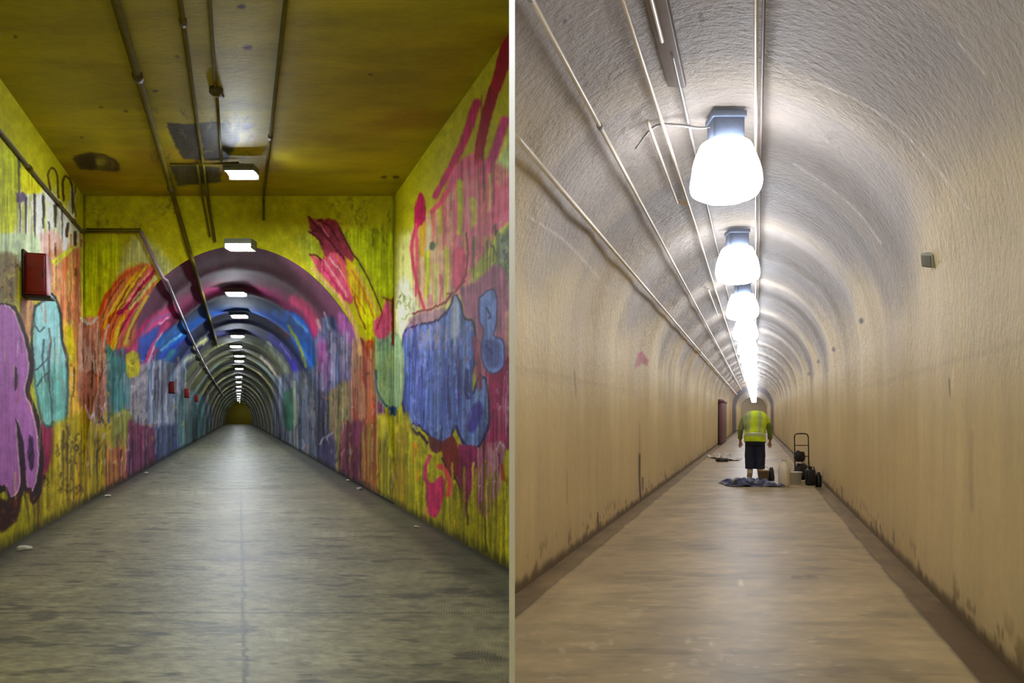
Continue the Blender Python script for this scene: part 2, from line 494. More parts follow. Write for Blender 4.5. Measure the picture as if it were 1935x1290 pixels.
def mural_left(u, v, X, Y, Z):
    P = Paint(u, v, YEL)
    p = P.poly; s = P.stroke; d = P.drips
    P.c *= (1 + .25 * P.bl[:, None])
    p([(-30, 270), (30, 285), (48, 350), (45, 450), (-30, 470)], (206, 212, 44), soft=8)
    # white dripping block lettering
    p([(36, 355), (80, 350), (125, 395), (150, 440), (150, 490), (80, 500), (-30, 500), (-30, 455), (25, 440)], (240, 240, 222), soft=5)
    d(30, 140, 350, 480, [(246, 246, 236), (226, 228, 206), (212, 216, 110), (240, 236, 220)], 44, (3, 7), seed=2)
    for x, a, b, w in [(35, 300, 376, 4), (48, 372, 480, 4), (37, 385, 440, 3), (65, 365, 478, 5), (81, 372, 430, 6), (104, 390, 428, 7), (92, 420, 470, 3), (116, 395, 460, 3), (66, 330, 352, 3), (127, 425, 445, 6), (142, 440, 458, 6)]:
        s([(x, a), (x + .8, (a + b) / 2), (x, b)], w, (74, 66, 66), w2=w * .5)
    p([(30, 364), (46, 364), (46, 380), (32, 382)], (120, 100, 130), soft=2)
    p([(38, 322), (52, 322), (75, 345), (78, 364), (40, 362)], (222, 214, 28), soft=2)
    # loops above the conduit
    s([(95, 360), (90, 330), (97, 318), (107, 330), (110, 372)], 3.2, (60, 38, 24))
    s([(120, 378), (118, 345), (124, 332), (134, 348), (137, 400)], 3.6, (60, 38, 24))
    s([(142, 350), (139, 380), (143, 408)], 2.5, (90, 60, 24))
    # pink and peach middle
    p([(-30, 440), (60, 442), (76, 470), (70, 485), (-30, 486)], (205, 222, 178), soft=5)
    p([(74, 440), (110, 440), (118, 490), (100, 560), (84, 560), (78, 480)], (240, 196, 184), soft=5)
    p([(-30, 480), (30, 482), (32, 560), (22, 575), (-30, 572)], (132, 120, 84), soft=4)
    P.marks(5, 32, 490, 575, [(80, 60, 50), (160, 130, 90), (190, 180, 90)], 30, (8, 18), seed=3)
    p([(92, 480), (112, 470), (122, 520), (120, 600), (96, 560)], (222, 158, 118), soft=4)
    p([(112, 480), (150, 470), (160, 560), (158, 640), (130, 640), (112, 570)], (222, 140, 92), soft=4, st=.35)
    d(86, 158, 440, 640, [(232, 190, 160), (214, 120, 76), (226, 206, 110), (190, 110, 80), (150, 90, 60), (236, 200, 150)], 55, seed=19)
    for q in ([(90, 502), (112, 484), (140, 466)], [(92, 496), (120, 480)], [(104, 500), (128, 478), (148, 462)]):
        s(q, 4, (208, 214, 70))
    for x, a, b, w in [(126, 430, 446, 6), (142, 444, 462, 6), (143, 508, 520, 4), (104, 468, 480, 3)]:
        s([(x, a), (x, b)], w, (70, 44, 36))
    s([(154, 470), (156, 560), (157, 640)], 5, (214, 208, 60))
    d(118, 157, 600, 820, [(206, 188, 60), (214, 150, 60), (190, 120, 70), (180, 180, 90), (220, 200, 140)], 50, seed=20)
    p([(122, 618), (136, 618), (138, 680), (124, 670)], (206, 190, 34), soft=3)
    p([(128, 690), (150, 690), (156, 800), (134, 830)], (212, 166, 66), soft=4, st=.4)
    p([(-30, 830), (60, 840), (118, 800), (160, 800), (160, 980), (60, 1060), (-30, 1080)], (168, 160, 30), soft=6)
    d(60, 160, 800, 1010, [(150, 140, 28), (120, 100, 30), (190, 172, 40), (90, 66, 26), (200, 160, 46)], 70, seed=21)
    P.marks(86, 150, 820, 980, [(96, 74, 30), (140, 110, 40), (70, 50, 26)], 70, (5, 14), seed=22)
    # tan wedge
    p([(38, 566), (60, 560), (66, 600), (58, 650), (50, 640), (40, 600)], (196, 146, 98), soft=2)
    # magenta patch under the teal letter
    p([(66, 790), (90, 800), (118, 815), (104, 850), (84, 900), (62, 940), (60, 860)], (134, 42, 76), soft=3)
    # teal letter
    TE = (152, 202, 204)
    body = [(66, 580), (84, 566), (92, 556), (104, 562), (113, 592), (117, 640), (125, 668), (128, 720), (124, 790), (116, 822), (106, 818), (101, 796), (94, 806), (80, 796), (72, 760), (64, 700), (60, 640)]
    p(body, TE, soft=1.5, outline=(44, 58, 62), ow=5, st=.15, bl=.15)
    p([(64, 690), (80, 700), (100, 690), (124, 700), (124, 780), (114, 815), (106, 812), (100, 790), (92, 802), (80, 790), (70, 750)], (118, 182, 172), soft=8, st=.2)
    for q in ([(92, 620), (95, 650), (92, 700), (96, 760), (99, 800)], [(62, 612), (76, 626), (84, 616)], [(64, 700), (78, 690), (90, 676)], [(70, 730), (82, 712), (94, 700)], [(82, 640), (80, 680), (86, 720)]):
        s(q, 3.6, (62, 84, 92), w2=2)
    # purple letter
    PU = (178, 116, 184)
    body = [(-30, 580), (8, 576), (24, 586), (38, 622), (50, 662), (53, 700), (46, 738), (58, 770), (68, 810), (72, 860), (68, 905), (60, 926), (52, 918), (46, 880), (40, 850), (34, 800), (30, 800), (33, 850), (37, 900), (32, 930), (20, 940), (8, 915), (-30, 900)]
    s([(x + 3, y + 4) for x, y in body] + [(-27, 584)], 15, (44, 26, 34), raw=False)
    p(body, PU, soft=1.2, st=.12, bl=.12)
    s(body[1:21], 2.6, (222, 180, 200))
    p([(27, 690), (32, 700), (32, 730), (27, 735)], (60, 34, 66), soft=1)
    p([(28, 788), (38, 812), (46, 850), (50, 925), (44, 930), (38, 880), (34, 830)], (48, 26, 44), soft=1)
    p([(54, 820), (62, 830), (64, 868), (58, 890), (52, 860)], (74, 44, 84), soft=1)
    s([(56, 830), (62, 850), (55, 866), (62, 880)], 2.5, (32, 20, 34))
    p([(-30, 930), (15, 945), (38, 935), (34, 975), (10, 1000), (-30, 1010)], (56, 26, 22), soft=3)
    P.marks(0, 35, 940, 985, [(110, 60, 30), (40, 20, 20)], 14, (6, 12), seed=23)
    s([(55, 925), (62, 950), (74, 930), (84, 900)], 7, (58, 30, 26))
    s([(45, 930), (52, 965), (55, 1000)], 6, (104, 92, 30), w2=2)
    d(2, 158, 450, 960, [(60, 40, 36), (236, 226, 200), (190, 90, 60), (214, 210, 90)], 60, (1, 2.2), seed=207, op=.6, ln=(.04, .14))
    # shared bits that come round the corner
    shared_left(P)
    dirt = sst(.14, 0, Z + .09 * (vnoise(Y * 14, Z * 5, 40) - .5))
    P.c += (np.array((60, 55, 34)) - P.c) * (dirt * .75)[:, None]
    return P.c


def shared_right(P):
    p = P.poly; s = P.stroke; d = P.drips
    # side walls from the far murals to the corner
    p([(515, 715), (545, 705), (580, 700), (612, 700), (618, 870), (560, 850), (520, 830)], (118, 126, 148), soft=5, st=.4)
    d(520, 615, 700, 870, [(150, 158, 172), (86, 96, 120), (130, 118, 140), (168, 170, 168), (70, 80, 100)], 60, (1.5, 4), seed=50)
    p([(536, 740), (552, 738), (554, 800), (546, 812), (536, 800)], (74, 126, 102), soft=2, st=.3)
    s([(556, 722), (557, 760), (558, 800)], 6, (186, 190, 170))
    p([(600, 735), (618, 735), (620, 860), (606, 880), (598, 840)], (58, 58, 78), soft=3)
    d(596, 632, 700, 890, [(70, 66, 96), (110, 100, 130), (50, 50, 60), (150, 140, 160)], 34, seed=51)
    p([(592, 640), (612, 620), (640, 630), (662, 660), (664, 720), (640, 735), (600, 730)], (118, 122, 168), soft=4, st=.4)
    p([(598, 650), (616, 648), (622, 690), (604, 700)], (164, 82, 150), soft=3, st=.3)
    d(598, 665, 620, 735, [(150, 156, 190), (84, 88, 140), (170, 100, 160), (190, 180, 205), (80, 70, 110)], 46, seed=52)
    p([(622, 740), (650, 720), (665, 740), (668, 850), (650, 930), (626, 910)], (142, 132, 84), soft=4, st=.4)
    d(622, 670, 715, 930, [(150, 146, 70), (120, 90, 80), (160, 130, 120), (110, 130, 90), (176, 150, 110)], 44, seed=53)
    p([(604, 832), (630, 820), (632, 900), (606, 880)], (92, 84, 118), soft=3)
    s([(604, 838), (614, 826), (622, 836), (618, 826), (628, 818)], 3, (196, 194, 200))
    p([(664, 650), (688, 640), (700, 700), (696, 790), (668, 790)], (184, 122, 108), soft=4, st=.4)
    p([(684, 650), (706, 640), (710, 720), (708, 800), (690, 806), (682, 740)], (190, 84, 46), soft=3, st=.35)
    d(664, 712, 640, 810, [(204, 120, 76), (150, 60, 50), (206, 160, 140), (120, 100, 70), (170, 150, 110)], 46, seed=54)
    p([(645, 808), (672, 796), (690, 810), (692, 930), (648, 915)], (128, 62, 88), soft=4, st=.35)
    d(642, 700, 790, 930, [(108, 50, 80), (150, 80, 100), (120, 70, 50), (84, 40, 60)], 36, seed=55)
    p([(684, 806), (712, 790), (726, 800), (724, 950), (690, 935)], (176, 112, 58), soft=4, st=.35)
    d(684, 728, 790, 950, [(200, 140, 80), (150, 90, 46), (170, 150, 60), (130, 70, 50)], 34, seed=56)
    p([(722, 800), (745, 790), (775, 795), (780, 985), (720, 955)], (178, 170, 36), soft=5)
    d(715, 790, 790, 985, [(206, 198, 50), (150, 140, 30), (120, 110, 30), (190, 150, 40)], 44, seed=57)
    P.drips(560, 760, 640, 930, [(36, 34, 46), (214, 206, 200), (60, 40, 40), (200, 170, 90)], 60, (1, 2.2), seed=203, op=.7, ln=(.05, .2))
    P.marks(560, 720, 640, 900, [(220, 214, 214), (40, 36, 50), (206, 120, 90)], 60, (3, 9), seed=204, op=.5)
    # sage green disc across the corner
    p([(708, 640), (724, 625), (752, 632), (762, 660), (762, 740), (750, 775), (728, 768), (712, 730)], (158, 186, 142), soft=2.5, st=.3)
    d(710, 760, 640, 760, [(180, 190, 120), (140, 176, 150), (150, 160, 120), (190, 200, 170)], 24, seed=58)
    s([(710, 700), (712, 735), (726, 762), (744, 778)], 4, (70, 104, 112))
    p([(736, 768), (748, 768), (748, 784), (738, 784)], (52, 70, 112), soft=2)
    P.marks(712, 745, 636, 650, [(120, 140, 150)], 8, (6, 10), seed=59)
    p([(712, 785), (728, 780), (745, 795), (742, 820), (716, 830)], (196, 186, 50), soft=3)


def strokes_right(P):
    p = P.poly; s = P.stroke
    p([(582, 410), (600, 414), (630, 414), (642, 430), (652, 452), (668, 480), (660, 500), (636, 500), (612, 480), (600, 450), (588, 440)], (146, 56, 76), soft=2, st=.1, bl=.3)
    for q in ([(584, 410), (592, 420), (602, 432), (612, 440)], [(584, 438), (596, 446), (608, 462)], [(600, 414), (622, 428), (640, 455)], [(596, 426), (618, 446), (640, 480)], [(586, 440), (600, 436), (626, 458), (650, 490)]):
        s(q, 3, (92, 34, 50))
    s([(590, 413), (604, 424), (620, 446)], 2.5, (196, 120, 130))
    p([(583, 478), (598, 488), (614, 486), (632, 476), (652, 498), (668, 540), (664, 575), (644, 560), (620, 532), (598, 508)], (232, 94, 128), soft=2, bl=.3)
    s([(585, 480), (598, 484), (606, 490)], 3.5, (110, 40, 40))
    s([(612, 492), (632, 520), (656, 560)], 4, (244, 160, 170)); s([(622, 488), (640, 508), (656, 530)], 3, (246, 190, 190))
    s([(610, 505), (630, 530), (652, 565)], 4, (206, 60, 110)); s([(636, 482), (652, 520), (668, 560)], 4, (236, 120, 100))
    p([(652, 486), (670, 500), (700, 556), (717, 592), (708, 628), (696, 636), (684, 614), (672, 580), (660, 540)], (226, 190, 40), soft=2.5, bl=.2)
    p([(678, 572), (700, 575), (712, 600), (702, 640), (692, 636), (682, 610)], (226, 222, 20), soft=3)
    for q, c in (([(664, 510), (686, 550), (706, 600)], (214, 130, 60)), ([(660, 540), (680, 574), (690, 590)], (200, 130, 40)), ([(672, 506), (692, 545), (712, 590)], (206, 180, 120)), ([(668, 560), (676, 590), (690, 620)], (150, 80, 40))):
        s(q, 3, c)
    s([(590, 508), (604, 524), (640, 560), (662, 596), (676, 640), (680, 670)], 7, (230, 186, 122), w2=8)
    s([(640, 430), (664, 474), (692, 520), (716, 575), (722, 590)], 3, (74, 52, 30))
    s([(645, 430), (668, 472), (696, 518), (720, 572)], 1.8, (190, 170, 70))
    p([(706, 606), (720, 590), (728, 568), (738, 578), (738, 624), (722, 640), (706, 630)], (222, 96, 136), soft=2)
    s([(722, 590), (712, 620)], 3, (170, 50, 70)); s([(724, 562), (742, 570)], 4, (120, 44, 40))
    s([(742, 566), (742, 610), (742, 650)], 6, (122, 50, 36))


def mural_portal(u, v, X, Y, Z):
    P = Paint(u, v, YEL)
    P.c *= (1 + .3 * P.bl[:, None])
    P.poly([(158, 470), (215, 450), (235, 500), (200, 560), (190, 610), (158, 620)], (190, 204, 28), soft=12)
    P.poly([(235, 470), (262, 445), (300, 470), (330, 510), (300, 520), (255, 500), (225, 520)], (204, 208, 132), soft=10)
    P.poly([(585, 470), (640, 440), (745, 440), (745, 575), (720, 590), (690, 530), (650, 500)], (186, 196, 26), soft=10)
    P.poly([(560, 450), (590, 440), (610, 500), (640, 560), (600, 540)], (196, 204, 60), soft=8)
    P.marks(630, 740, 380, 470, [(120, 116, 24), (150, 146, 30)], 26, (8, 20), seed=61)
    P.marks(170, 330, 380, 450, [(140, 130, 26), (160, 150, 60)], 22, (8, 20), seed=62)
    shared_left(P); shared_right(P)
    fan_left(P); strokes_right(P)
    # corner shadow painted as a dark line down both edges
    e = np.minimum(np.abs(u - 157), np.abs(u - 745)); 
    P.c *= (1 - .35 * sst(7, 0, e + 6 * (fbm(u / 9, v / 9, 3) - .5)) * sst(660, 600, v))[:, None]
    return P.c


def mural_vault(u, v, X, Y, Z):
    # bands sprayed across the arch, one after another down the passage
    zz = Y + 1.0 * (fbm(u / 40, v / 40, 71) - .5) * (Y / 12)
    ang = np.degrees(np.arctan2(Z - .2, np.abs(X - SL * Y)))
    base = np.array((104, 100, 62.))
    keys = [(11.7, (118, 62, 92)), (13.6, (104, 46, 72)), (15.0, (100, 30, 62)), (15.9, (96, 32, 66)), (16.8, (34, 70, 116)), (18.2, (26, 70, 136)), (20, (40, 46, 100)),
            (22.0, (44, 48, 108)), (23.5, (52, 54, 76)), (25.5, (86, 90, 62)), (28.0, (76, 78, 44)), (32, (74, 74, 42)), (400, (70, 70, 42))]
    kz = np.array([k[0] for k in keys]); kc = np.array([k[1] for k in keys], float)
    col = np.stack([np.interp(zz, kz, kc[:, i]) for i in range(3)], 1)
    side = sst(72, 52, ang)
    pink = np.exp(-((zz - 15.6 + side * .3) / 1.1) ** 2) * side
    col += (np.array((226, 40, 126)) - col) * (pink * .9)[:, None]
    wb = np.exp(-((zz - 18.6) / 1.5) ** 2) * sst(76, 58, ang)
    col += (np.array((12, 116, 226)) - col) * (wb * .95)[:, None]
    lil_ = np.exp(-((zz - 13.2) / 1.4) ** 2) * side
    col += (np.array((166, 92, 160)) - col) * (lil_ * .6)[:, None]
    P = Paint(u, v, (0, 0, 0)); P.c = col * (1 + .3 * P.bl[:, None])
    # glossy highlights painted as pale rings on the far vault
    ringc = np.where((np.sin(zz * 1.15) > .35), 1.0, 0.0) * sst(24, 27, zz) * sst(86, 70, ang)
    rc = np.array([(168, 172, 138.), (150, 140, 132.), (140, 160, 160.), (176, 168, 120.)])[(np.floor(zz / 5.46).astype(int)) % 4]
    P.c += (rc - P.c) * (ringc * .75)[:, None]
    far = sst(38, 46, Y)
    low = sst(2.4, 1.9, Z)
    P.c += (np.array((132, 128, 124)) + 30 * P.st[:, None] - P.c) * (far * low * .6)[:, None]
    # darker low band of overlapping graffiti between
    lowm = sst(2.4, 2.0, Z + .5 * (vnoise(u / 9, v * 0, 5) - .5)) * sst(14, 18, Y) * (1 - far)
    cols = np.array([(120, 130, 140.), (96, 110, 116.), (136, 120, 130.), (110, 128, 120.), (134, 134, 140.), (90, 84, 100.)])
    ci = (np.floor(u / 11 + 3 * vnoise(u / 5, v / 50, 6)).astype(int)) % 6
    P.c += (cols[ci] * (1 + .7 * P.st[:, None]) - P.c) * (lowm * .9)[:, None]
    s = P.stroke; p = P.poly
    # left flank
    s([(250, 655), (276, 618), (320, 588)], 22, (206, 62, 126), soft=4)
    s([(262, 640), (290, 606), (322, 594)], 4, (150, 90, 160)); s([(300, 612), (318, 600)], 3, (236, 180, 210))
    p([(262, 640), (280, 628), (300, 618), (292, 650), (280, 685), (262, 680)], (46, 74, 158), soft=3)
    s([(274, 694), (288, 655), (318, 612)], 8, (210, 70, 130)); s([(278, 690), (294, 648), (306, 630)], 3.5, (240, 200, 220))
    s([(300, 652), (322, 628), (346, 612)], 15, (24, 122, 206), soft=3); s([(304, 662), (326, 642), (342, 632)], 5, (110, 180, 225))
    s([(300, 684), (330, 656), (362, 640)], 12, (52, 66, 170), soft=3); s([(316, 676), (326, 662)], 8, (60, 150, 160), soft=3)
    s([(332, 706), (350, 682), (370, 668)], 10, (176, 184, 156), soft=4)
    s([(366, 656), (388, 640), (384, 648)], 7, (190, 190, 120), soft=3)
    s([(376, 690), (392, 672)], 5, (170, 160, 150), soft=3)
    # right flank
    s([(556, 566), (582, 586), (600, 626)], 20, (214, 56, 118), soft=4); s([(600, 606), (613, 640)], 7, (244, 190, 190), soft=2)
    s([(524, 592), (560, 606), (580, 642), (590, 692)], 19, (20, 108, 206), soft=3); s([(556, 602), (580, 626)], 5, (90, 160, 230))
    s([(546, 618), (564, 650), (577, 692)], 6, (160, 170, 70), soft=2)
    s([(520, 618), (544, 636)], 9, (84, 34, 44), soft=4)
    s([(512, 634), (542, 662), (560, 704)], 13, (64, 52, 178), soft=3); s([(530, 650), (548, 676)], 4, (120, 120, 200))
    s([(505, 652), (532, 682), (548, 712)], 10, (178, 186, 168), soft=3)
    s([(494, 674), (512, 694), (526, 716)], 6, (184, 170, 160), soft=2)
    p([(606, 600), (626, 600), (640, 630), (634, 668), (612, 650)], (104, 116, 168), soft=3)
    s([(626, 600), (632, 632)], 8, (36, 50, 96), soft=2); s([(612, 590), (620, 620), (626, 650)], 4, (180, 190, 215))
    p([(638, 590), (660, 600), (672, 640), (662, 660), (642, 650)], (176, 96, 168), soft=4)
    shared_left(P); shared_right(P)
    fan_left(P); strokes_right(P)
    dirt = sst(.16, 0, Z + .1 * (vnoise(u / 3, v / 6, 40) - .5))
    P.c += (np.array((44, 42, 32)) - P.c) * (dirt * .8)[:, None]
    return P.c


def mural_right(u, v, X, Y, Z):
    P = Paint(u, v, YEL)
    p = P.poly; s = P.stroke; d = P.drips
    P.c *= (1 + .25 * P.bl[:, None])
    p([(746, 470), (760, 440), (790, 430), (880, 380), (975, 250), (975, 560), (760, 640), (746, 640)], (230, 228, 140), soft=10)
    p([(748, 540), (765, 520), (785, 560), (790, 600), (765, 640), (748, 640)], (238, 238, 200), soft=5)
    # tall pink brush strokes
    p([(846, 330), (872, 300), (905, 290), (930, 330), (945, 350), (975, 340), (975, 410), (940, 435), (918, 478), (900, 500), (880, 545), (858, 560), (846, 520), (840, 420)], (236, 112, 156), soft=4, st=.3)
    s([(968, 50), (944, 140), (922, 205), (905, 290), (904, 340)], 26, (158, 16, 50), soft=2, w2=14)
    s([(900, 195), (886, 240), (868, 285), (846, 325), (822, 372)], 17, (196, 48, 116), soft=2.5, w2=10)
    s([(954, 228), (940, 270), (922, 318), (908, 350)], 17, (196, 70, 146), soft=3)
    p([(930, 320), (946, 296), (975, 270), (975, 345), (944, 352)], (214, 232, 168), soft=4)
    s([(962, 345), (950, 380), (944, 420)], 18, (222, 120, 160), soft=3)
    p([(776, 440), (830, 380), (900, 340), (925, 430), (890, 520), (850, 570), (790, 580)], (240, 186, 160), soft=6, st=.3, op=.85)
    p([(846, 400), (905, 300), (975, 340), (960, 400), (915, 478), (860, 545)], (238, 116, 158), soft=6, st=.4, op=.7)
    for x, a, b, w, c in [(868, 345, 440, 13, (204, 204, 40)), (893, 380, 440, 13, (206, 196, 90)), (832, 392, 440, 9, (214, 204, 60)), (852, 400, 560, 5, (236, 196, 150)), (843, 470, 560, 9, (226, 218, 90)),
                          (822, 500, 570, 8, (230, 222, 130)), (806, 480, 560, 12, (212, 212, 70)), (838, 380, 470, 7, (230, 110, 130)), (857, 380, 540, 4, (226, 110, 140)), (797, 420, 480, 14, (226, 180, 50)),
                          (881, 320, 420, 5, (230, 150, 170)), (915, 350, 440, 9, (206, 120, 130)), (925, 330, 400, 6, (226, 210, 130)), (905, 320, 500, 6, (190, 110, 120)), (786, 430, 560, 7, (220, 90, 110)),
                          (818, 400, 470, 7, (232, 130, 120)), (812, 560, 590, 10, (216, 150, 150)), (832, 520, 570, 6, (220, 120, 140)), (876, 440, 560, 4, (214, 190, 120))]:
        s([(x, a), (x + 1.5, (a + b) / 2), (x - 1, b)], w, c, w2=w * .55, soft=2)
    p([(782, 395), (792, 366), (801, 374), (804, 410), (796, 424), (784, 430)], (190, 20, 88), soft=2)
    s([(786, 425), (777, 470), (786, 530), (800, 582)], 6, (216, 80, 110))
    s([(816, 400), (830, 384), (846, 360)], 9, (236, 90, 120), soft=2)
    p([(854, 480), (866, 465), (880, 480), (880, 520), (868, 548), (856, 540)], (222, 92, 128), soft=2, bl=.3)
    p([(884, 440), (900, 424), (925, 420), (930, 460), (915, 485), (890, 480)], (228, 128, 156), soft=3)
    s([(880, 440), (884, 480), (878, 520), (862, 548)], 3, (130, 60, 70))
    s([(845, 555), (862, 550), (878, 530)], 2.5, (120, 50, 60))
    p([(811, 460), (818, 457), (823, 464), (818, 474), (811, 472)], (94, 112, 82), soft=1.5)
    p([(886, 510), (900, 500), (936, 450), (975, 410), (975, 470), (930, 500), (905, 545)], (196, 200, 88), soft=4)
    d(888, 965, 440, 530, [(206, 206, 90), (150, 150, 80), (110, 110, 70), (220, 214, 130)], 26, seed=30)
    p([(940, 450), (975, 430), (975, 570), (945, 560)], (122, 134, 116), soft=5)
    P.marks(935, 972, 430, 560, [(70, 80, 70), (190, 196, 140), (150, 160, 160), (90, 90, 110)], 50, (8, 18), seed=31)
    P.marks(755, 775, 560, 610, [(120, 130, 90), (150, 160, 110)], 12, (6, 14), seed=32)
    # mauve field
    p([(868, 545), (900, 530), (935, 500), (960, 530), (962, 640), (955, 700), (905, 725), (888, 650)], (168, 112, 148), soft=4, st=.3)
    p([(774, 602), (800, 588), (850, 584), (890, 600), (890, 640), (770, 640)], (184, 146, 160), soft=4)
    s([(780, 592), (810, 584), (840, 572), (852, 556)], 4, (150, 70, 70))
    # crimson field
    p([(918, 705), (940, 690), (975, 680), (975, 835), (940, 845), (910, 850), (922, 780)], (142, 36, 88), soft=4, bl=.3)
    d(918, 975, 690, 850, [(110, 26, 60), (160, 60, 110), (190, 110, 150)], 18, seed=33)
    p([(955, 590), (975, 590), (975, 650), (956, 650)], (206, 160, 150), soft=3)
    # big blue shape
    BL = (106, 128, 202)
    body = [(761, 660), (766, 628), (790, 616), (830, 606), (852, 580), (860, 560), (868, 575), (876, 600), (892, 610), (896, 650), (890, 700), (884, 735), (895, 742), (906, 712), (918, 730), (922, 790), (914, 822), (898, 844), (882, 840), (870, 820), (862, 800), (854, 812), (846, 834), (832, 836), (812, 822), (790, 802), (768, 790), (761, 740)]
    s(body + [body[0]], 8, (54, 44, 80))
    p(body, BL, soft=1.5, st=.5, bl=.25)
    d(764, 892, 610, 810, [(132, 158, 230), (70, 90, 184), (108, 134, 220), (140, 144, 222), (50, 60, 160)], 90, (2, 5), seed=34)
    d(764, 870, 610, 660, [(178, 178, 214), (160, 150, 190)], 26, (2, 5), seed=35)
    p([(852, 580), (860, 558), (866, 580), (868, 625), (852, 640)], (168, 178, 216), soft=2)
    s([(850, 790), (846, 740), (848, 690)], 4, (66, 70, 140)); s([(882, 700), (880, 740), (884, 750)], 8, (58, 62, 130))
    p([(884, 790), (892, 768), (906, 758), (912, 776), (906, 800), (892, 818), (884, 810)], (70, 66, 156), soft=3, st=.4)
    s([(896, 640), (904, 700), (906, 730)], 9, (150, 80, 110), soft=2)
    s([(862, 805), (872, 832), (884, 846), (900, 846), (914, 830), (922, 800)], 4, (46, 44, 110))
    P.drips(764, 960, 600, 960, [(40, 38, 90), (196, 196, 226), (90, 50, 90)], 60, (1, 2.4), seed=205, op=.55, ln=(.05, .2))
    P.marks(770, 960, 600, 820, [(60, 60, 130), (180, 190, 230), (130, 70, 120)], 60, (4, 10), seed=206, op=.5)
    # second blue shape
    body = [(906, 564), (918, 552), (932, 550), (938, 570), (936, 605), (932, 634), (948, 642), (952, 672), (946, 696), (930, 704), (916, 690), (910, 655), (914, 626), (906, 600)]
    s(body + [body[0]], 5, (72, 60, 110))
    p(body, (124, 146, 232), soft=1.5, st=.35)
    p([(912, 640), (940, 644), (948, 670), (940, 694), (922, 690), (912, 660)], (92, 104, 186), soft=3)
    s([(918, 580), (926, 596), (922, 600)], 3.5, (60, 70, 130)); s([(918, 650), (930, 668)], 4, (50, 60, 140))
    # dark reds and purples hanging under the blue
    p([(866, 838), (905, 846), (912, 870), (895, 910), (884, 950), (876, 980), (868, 930), (862, 880)], (138, 44, 96), soft=2, bl=.3)
    p([(808, 822), (832, 834), (836, 846), (828, 856), (814, 850)], (104, 48, 48), soft=2)
    p([(832, 838), (852, 824), (864, 840), (868, 870), (862, 906), (846, 892), (836, 866)], (120, 40, 36), soft=2)
    s([(766, 795), (778, 812), (798, 826), (806, 836)], 9, (60, 36, 40), w2=6)
    s([(836, 868), (848, 896), (864, 912), (870, 940), (876, 972)], 5, (56, 30, 40))
    p([(904, 846), (945, 832), (955, 850), (944, 900), (936, 940), (920, 976), (908, 968), (900, 930), (908, 890)], (166, 100, 134), soft=3, st=.4)
    d(902, 952, 832, 985, [(206, 160, 180), (140, 70, 110), (190, 130, 156), (90, 46, 70)], 34, seed=36)
    s([(895, 912), (906, 918)], 4, (216, 170, 180)); s([(918, 912), (932, 910)], 4, (216, 170, 180))
    s([(938, 850), (944, 836), (952, 846)], 4, (206, 170, 190))
    # yellow base with orange, pink and green
    p([(746, 800), (762, 800), (800, 835), (812, 860), (830, 862), (846, 900), (866, 920), (876, 985), (900, 975), (918, 985), (975, 880), (975, 1110), (746, 965)], (186, 178, 34), soft=4, bl=.3)
    d(748, 972, 870, 1080, [(206, 198, 46), (150, 142, 30), (120, 108, 28), (176, 150, 34), (196, 190, 70)], 90, seed=37)
    s([(770, 846), (784, 840), (780, 870), (772, 880), (784, 892), (786, 906)], 8, (232, 148, 26), soft=2)
    s([(752, 830), (762, 822), (768, 846), (756, 880)], 2.5, (110, 120, 30)); s([(754, 860), (752, 900), (757, 950)], 3.5, (92, 88, 30))
    p([(804, 900), (812, 912), (820, 912), (832, 898), (840, 912), (834, 950), (826, 974), (812, 974), (806, 950)], (224, 66, 124), soft=2)
    s([(812, 862), (804, 880), (803, 905)], 7, (224, 76, 130)); s([(830, 880), (842, 890), (850, 918), (846, 935)], 9, (214, 84, 84), soft=2)
    s([(816, 870), (818, 890), (816, 905)], 8, (200, 190, 40)); s([(802, 960), (806, 984)], 4, (226, 150, 100))
    s([(948, 880), (952, 905)], 7, (190, 90, 40), soft=2)
    s([(880, 950), (884, 990)], 4, (90, 70, 40)); s([(916, 980), (918, 1040)], 3, (96, 80, 30)); s([(757, 900), (757, 962)], 2, (90, 70, 30))
    # thin dark line down the upper wall
    s([(909, 180), (911, 260), (914, 340), (914, 378)], 3, (96, 60, 50), op=.6)
    shared_right(P)
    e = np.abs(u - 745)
    P.c *= (1 - .25 * sst(6, 0, e) * sst(660, 600, v))[:, None]  # corner shadow painted along the portal edge
    dirt = sst(.13, 0, Z + .09 * (vnoise(Y * 14, Z * 5, 40) - .5))
    P.c += (np.array((66, 60, 34)) - P.c) * (dirt * .75)[:, None]
    return P.c


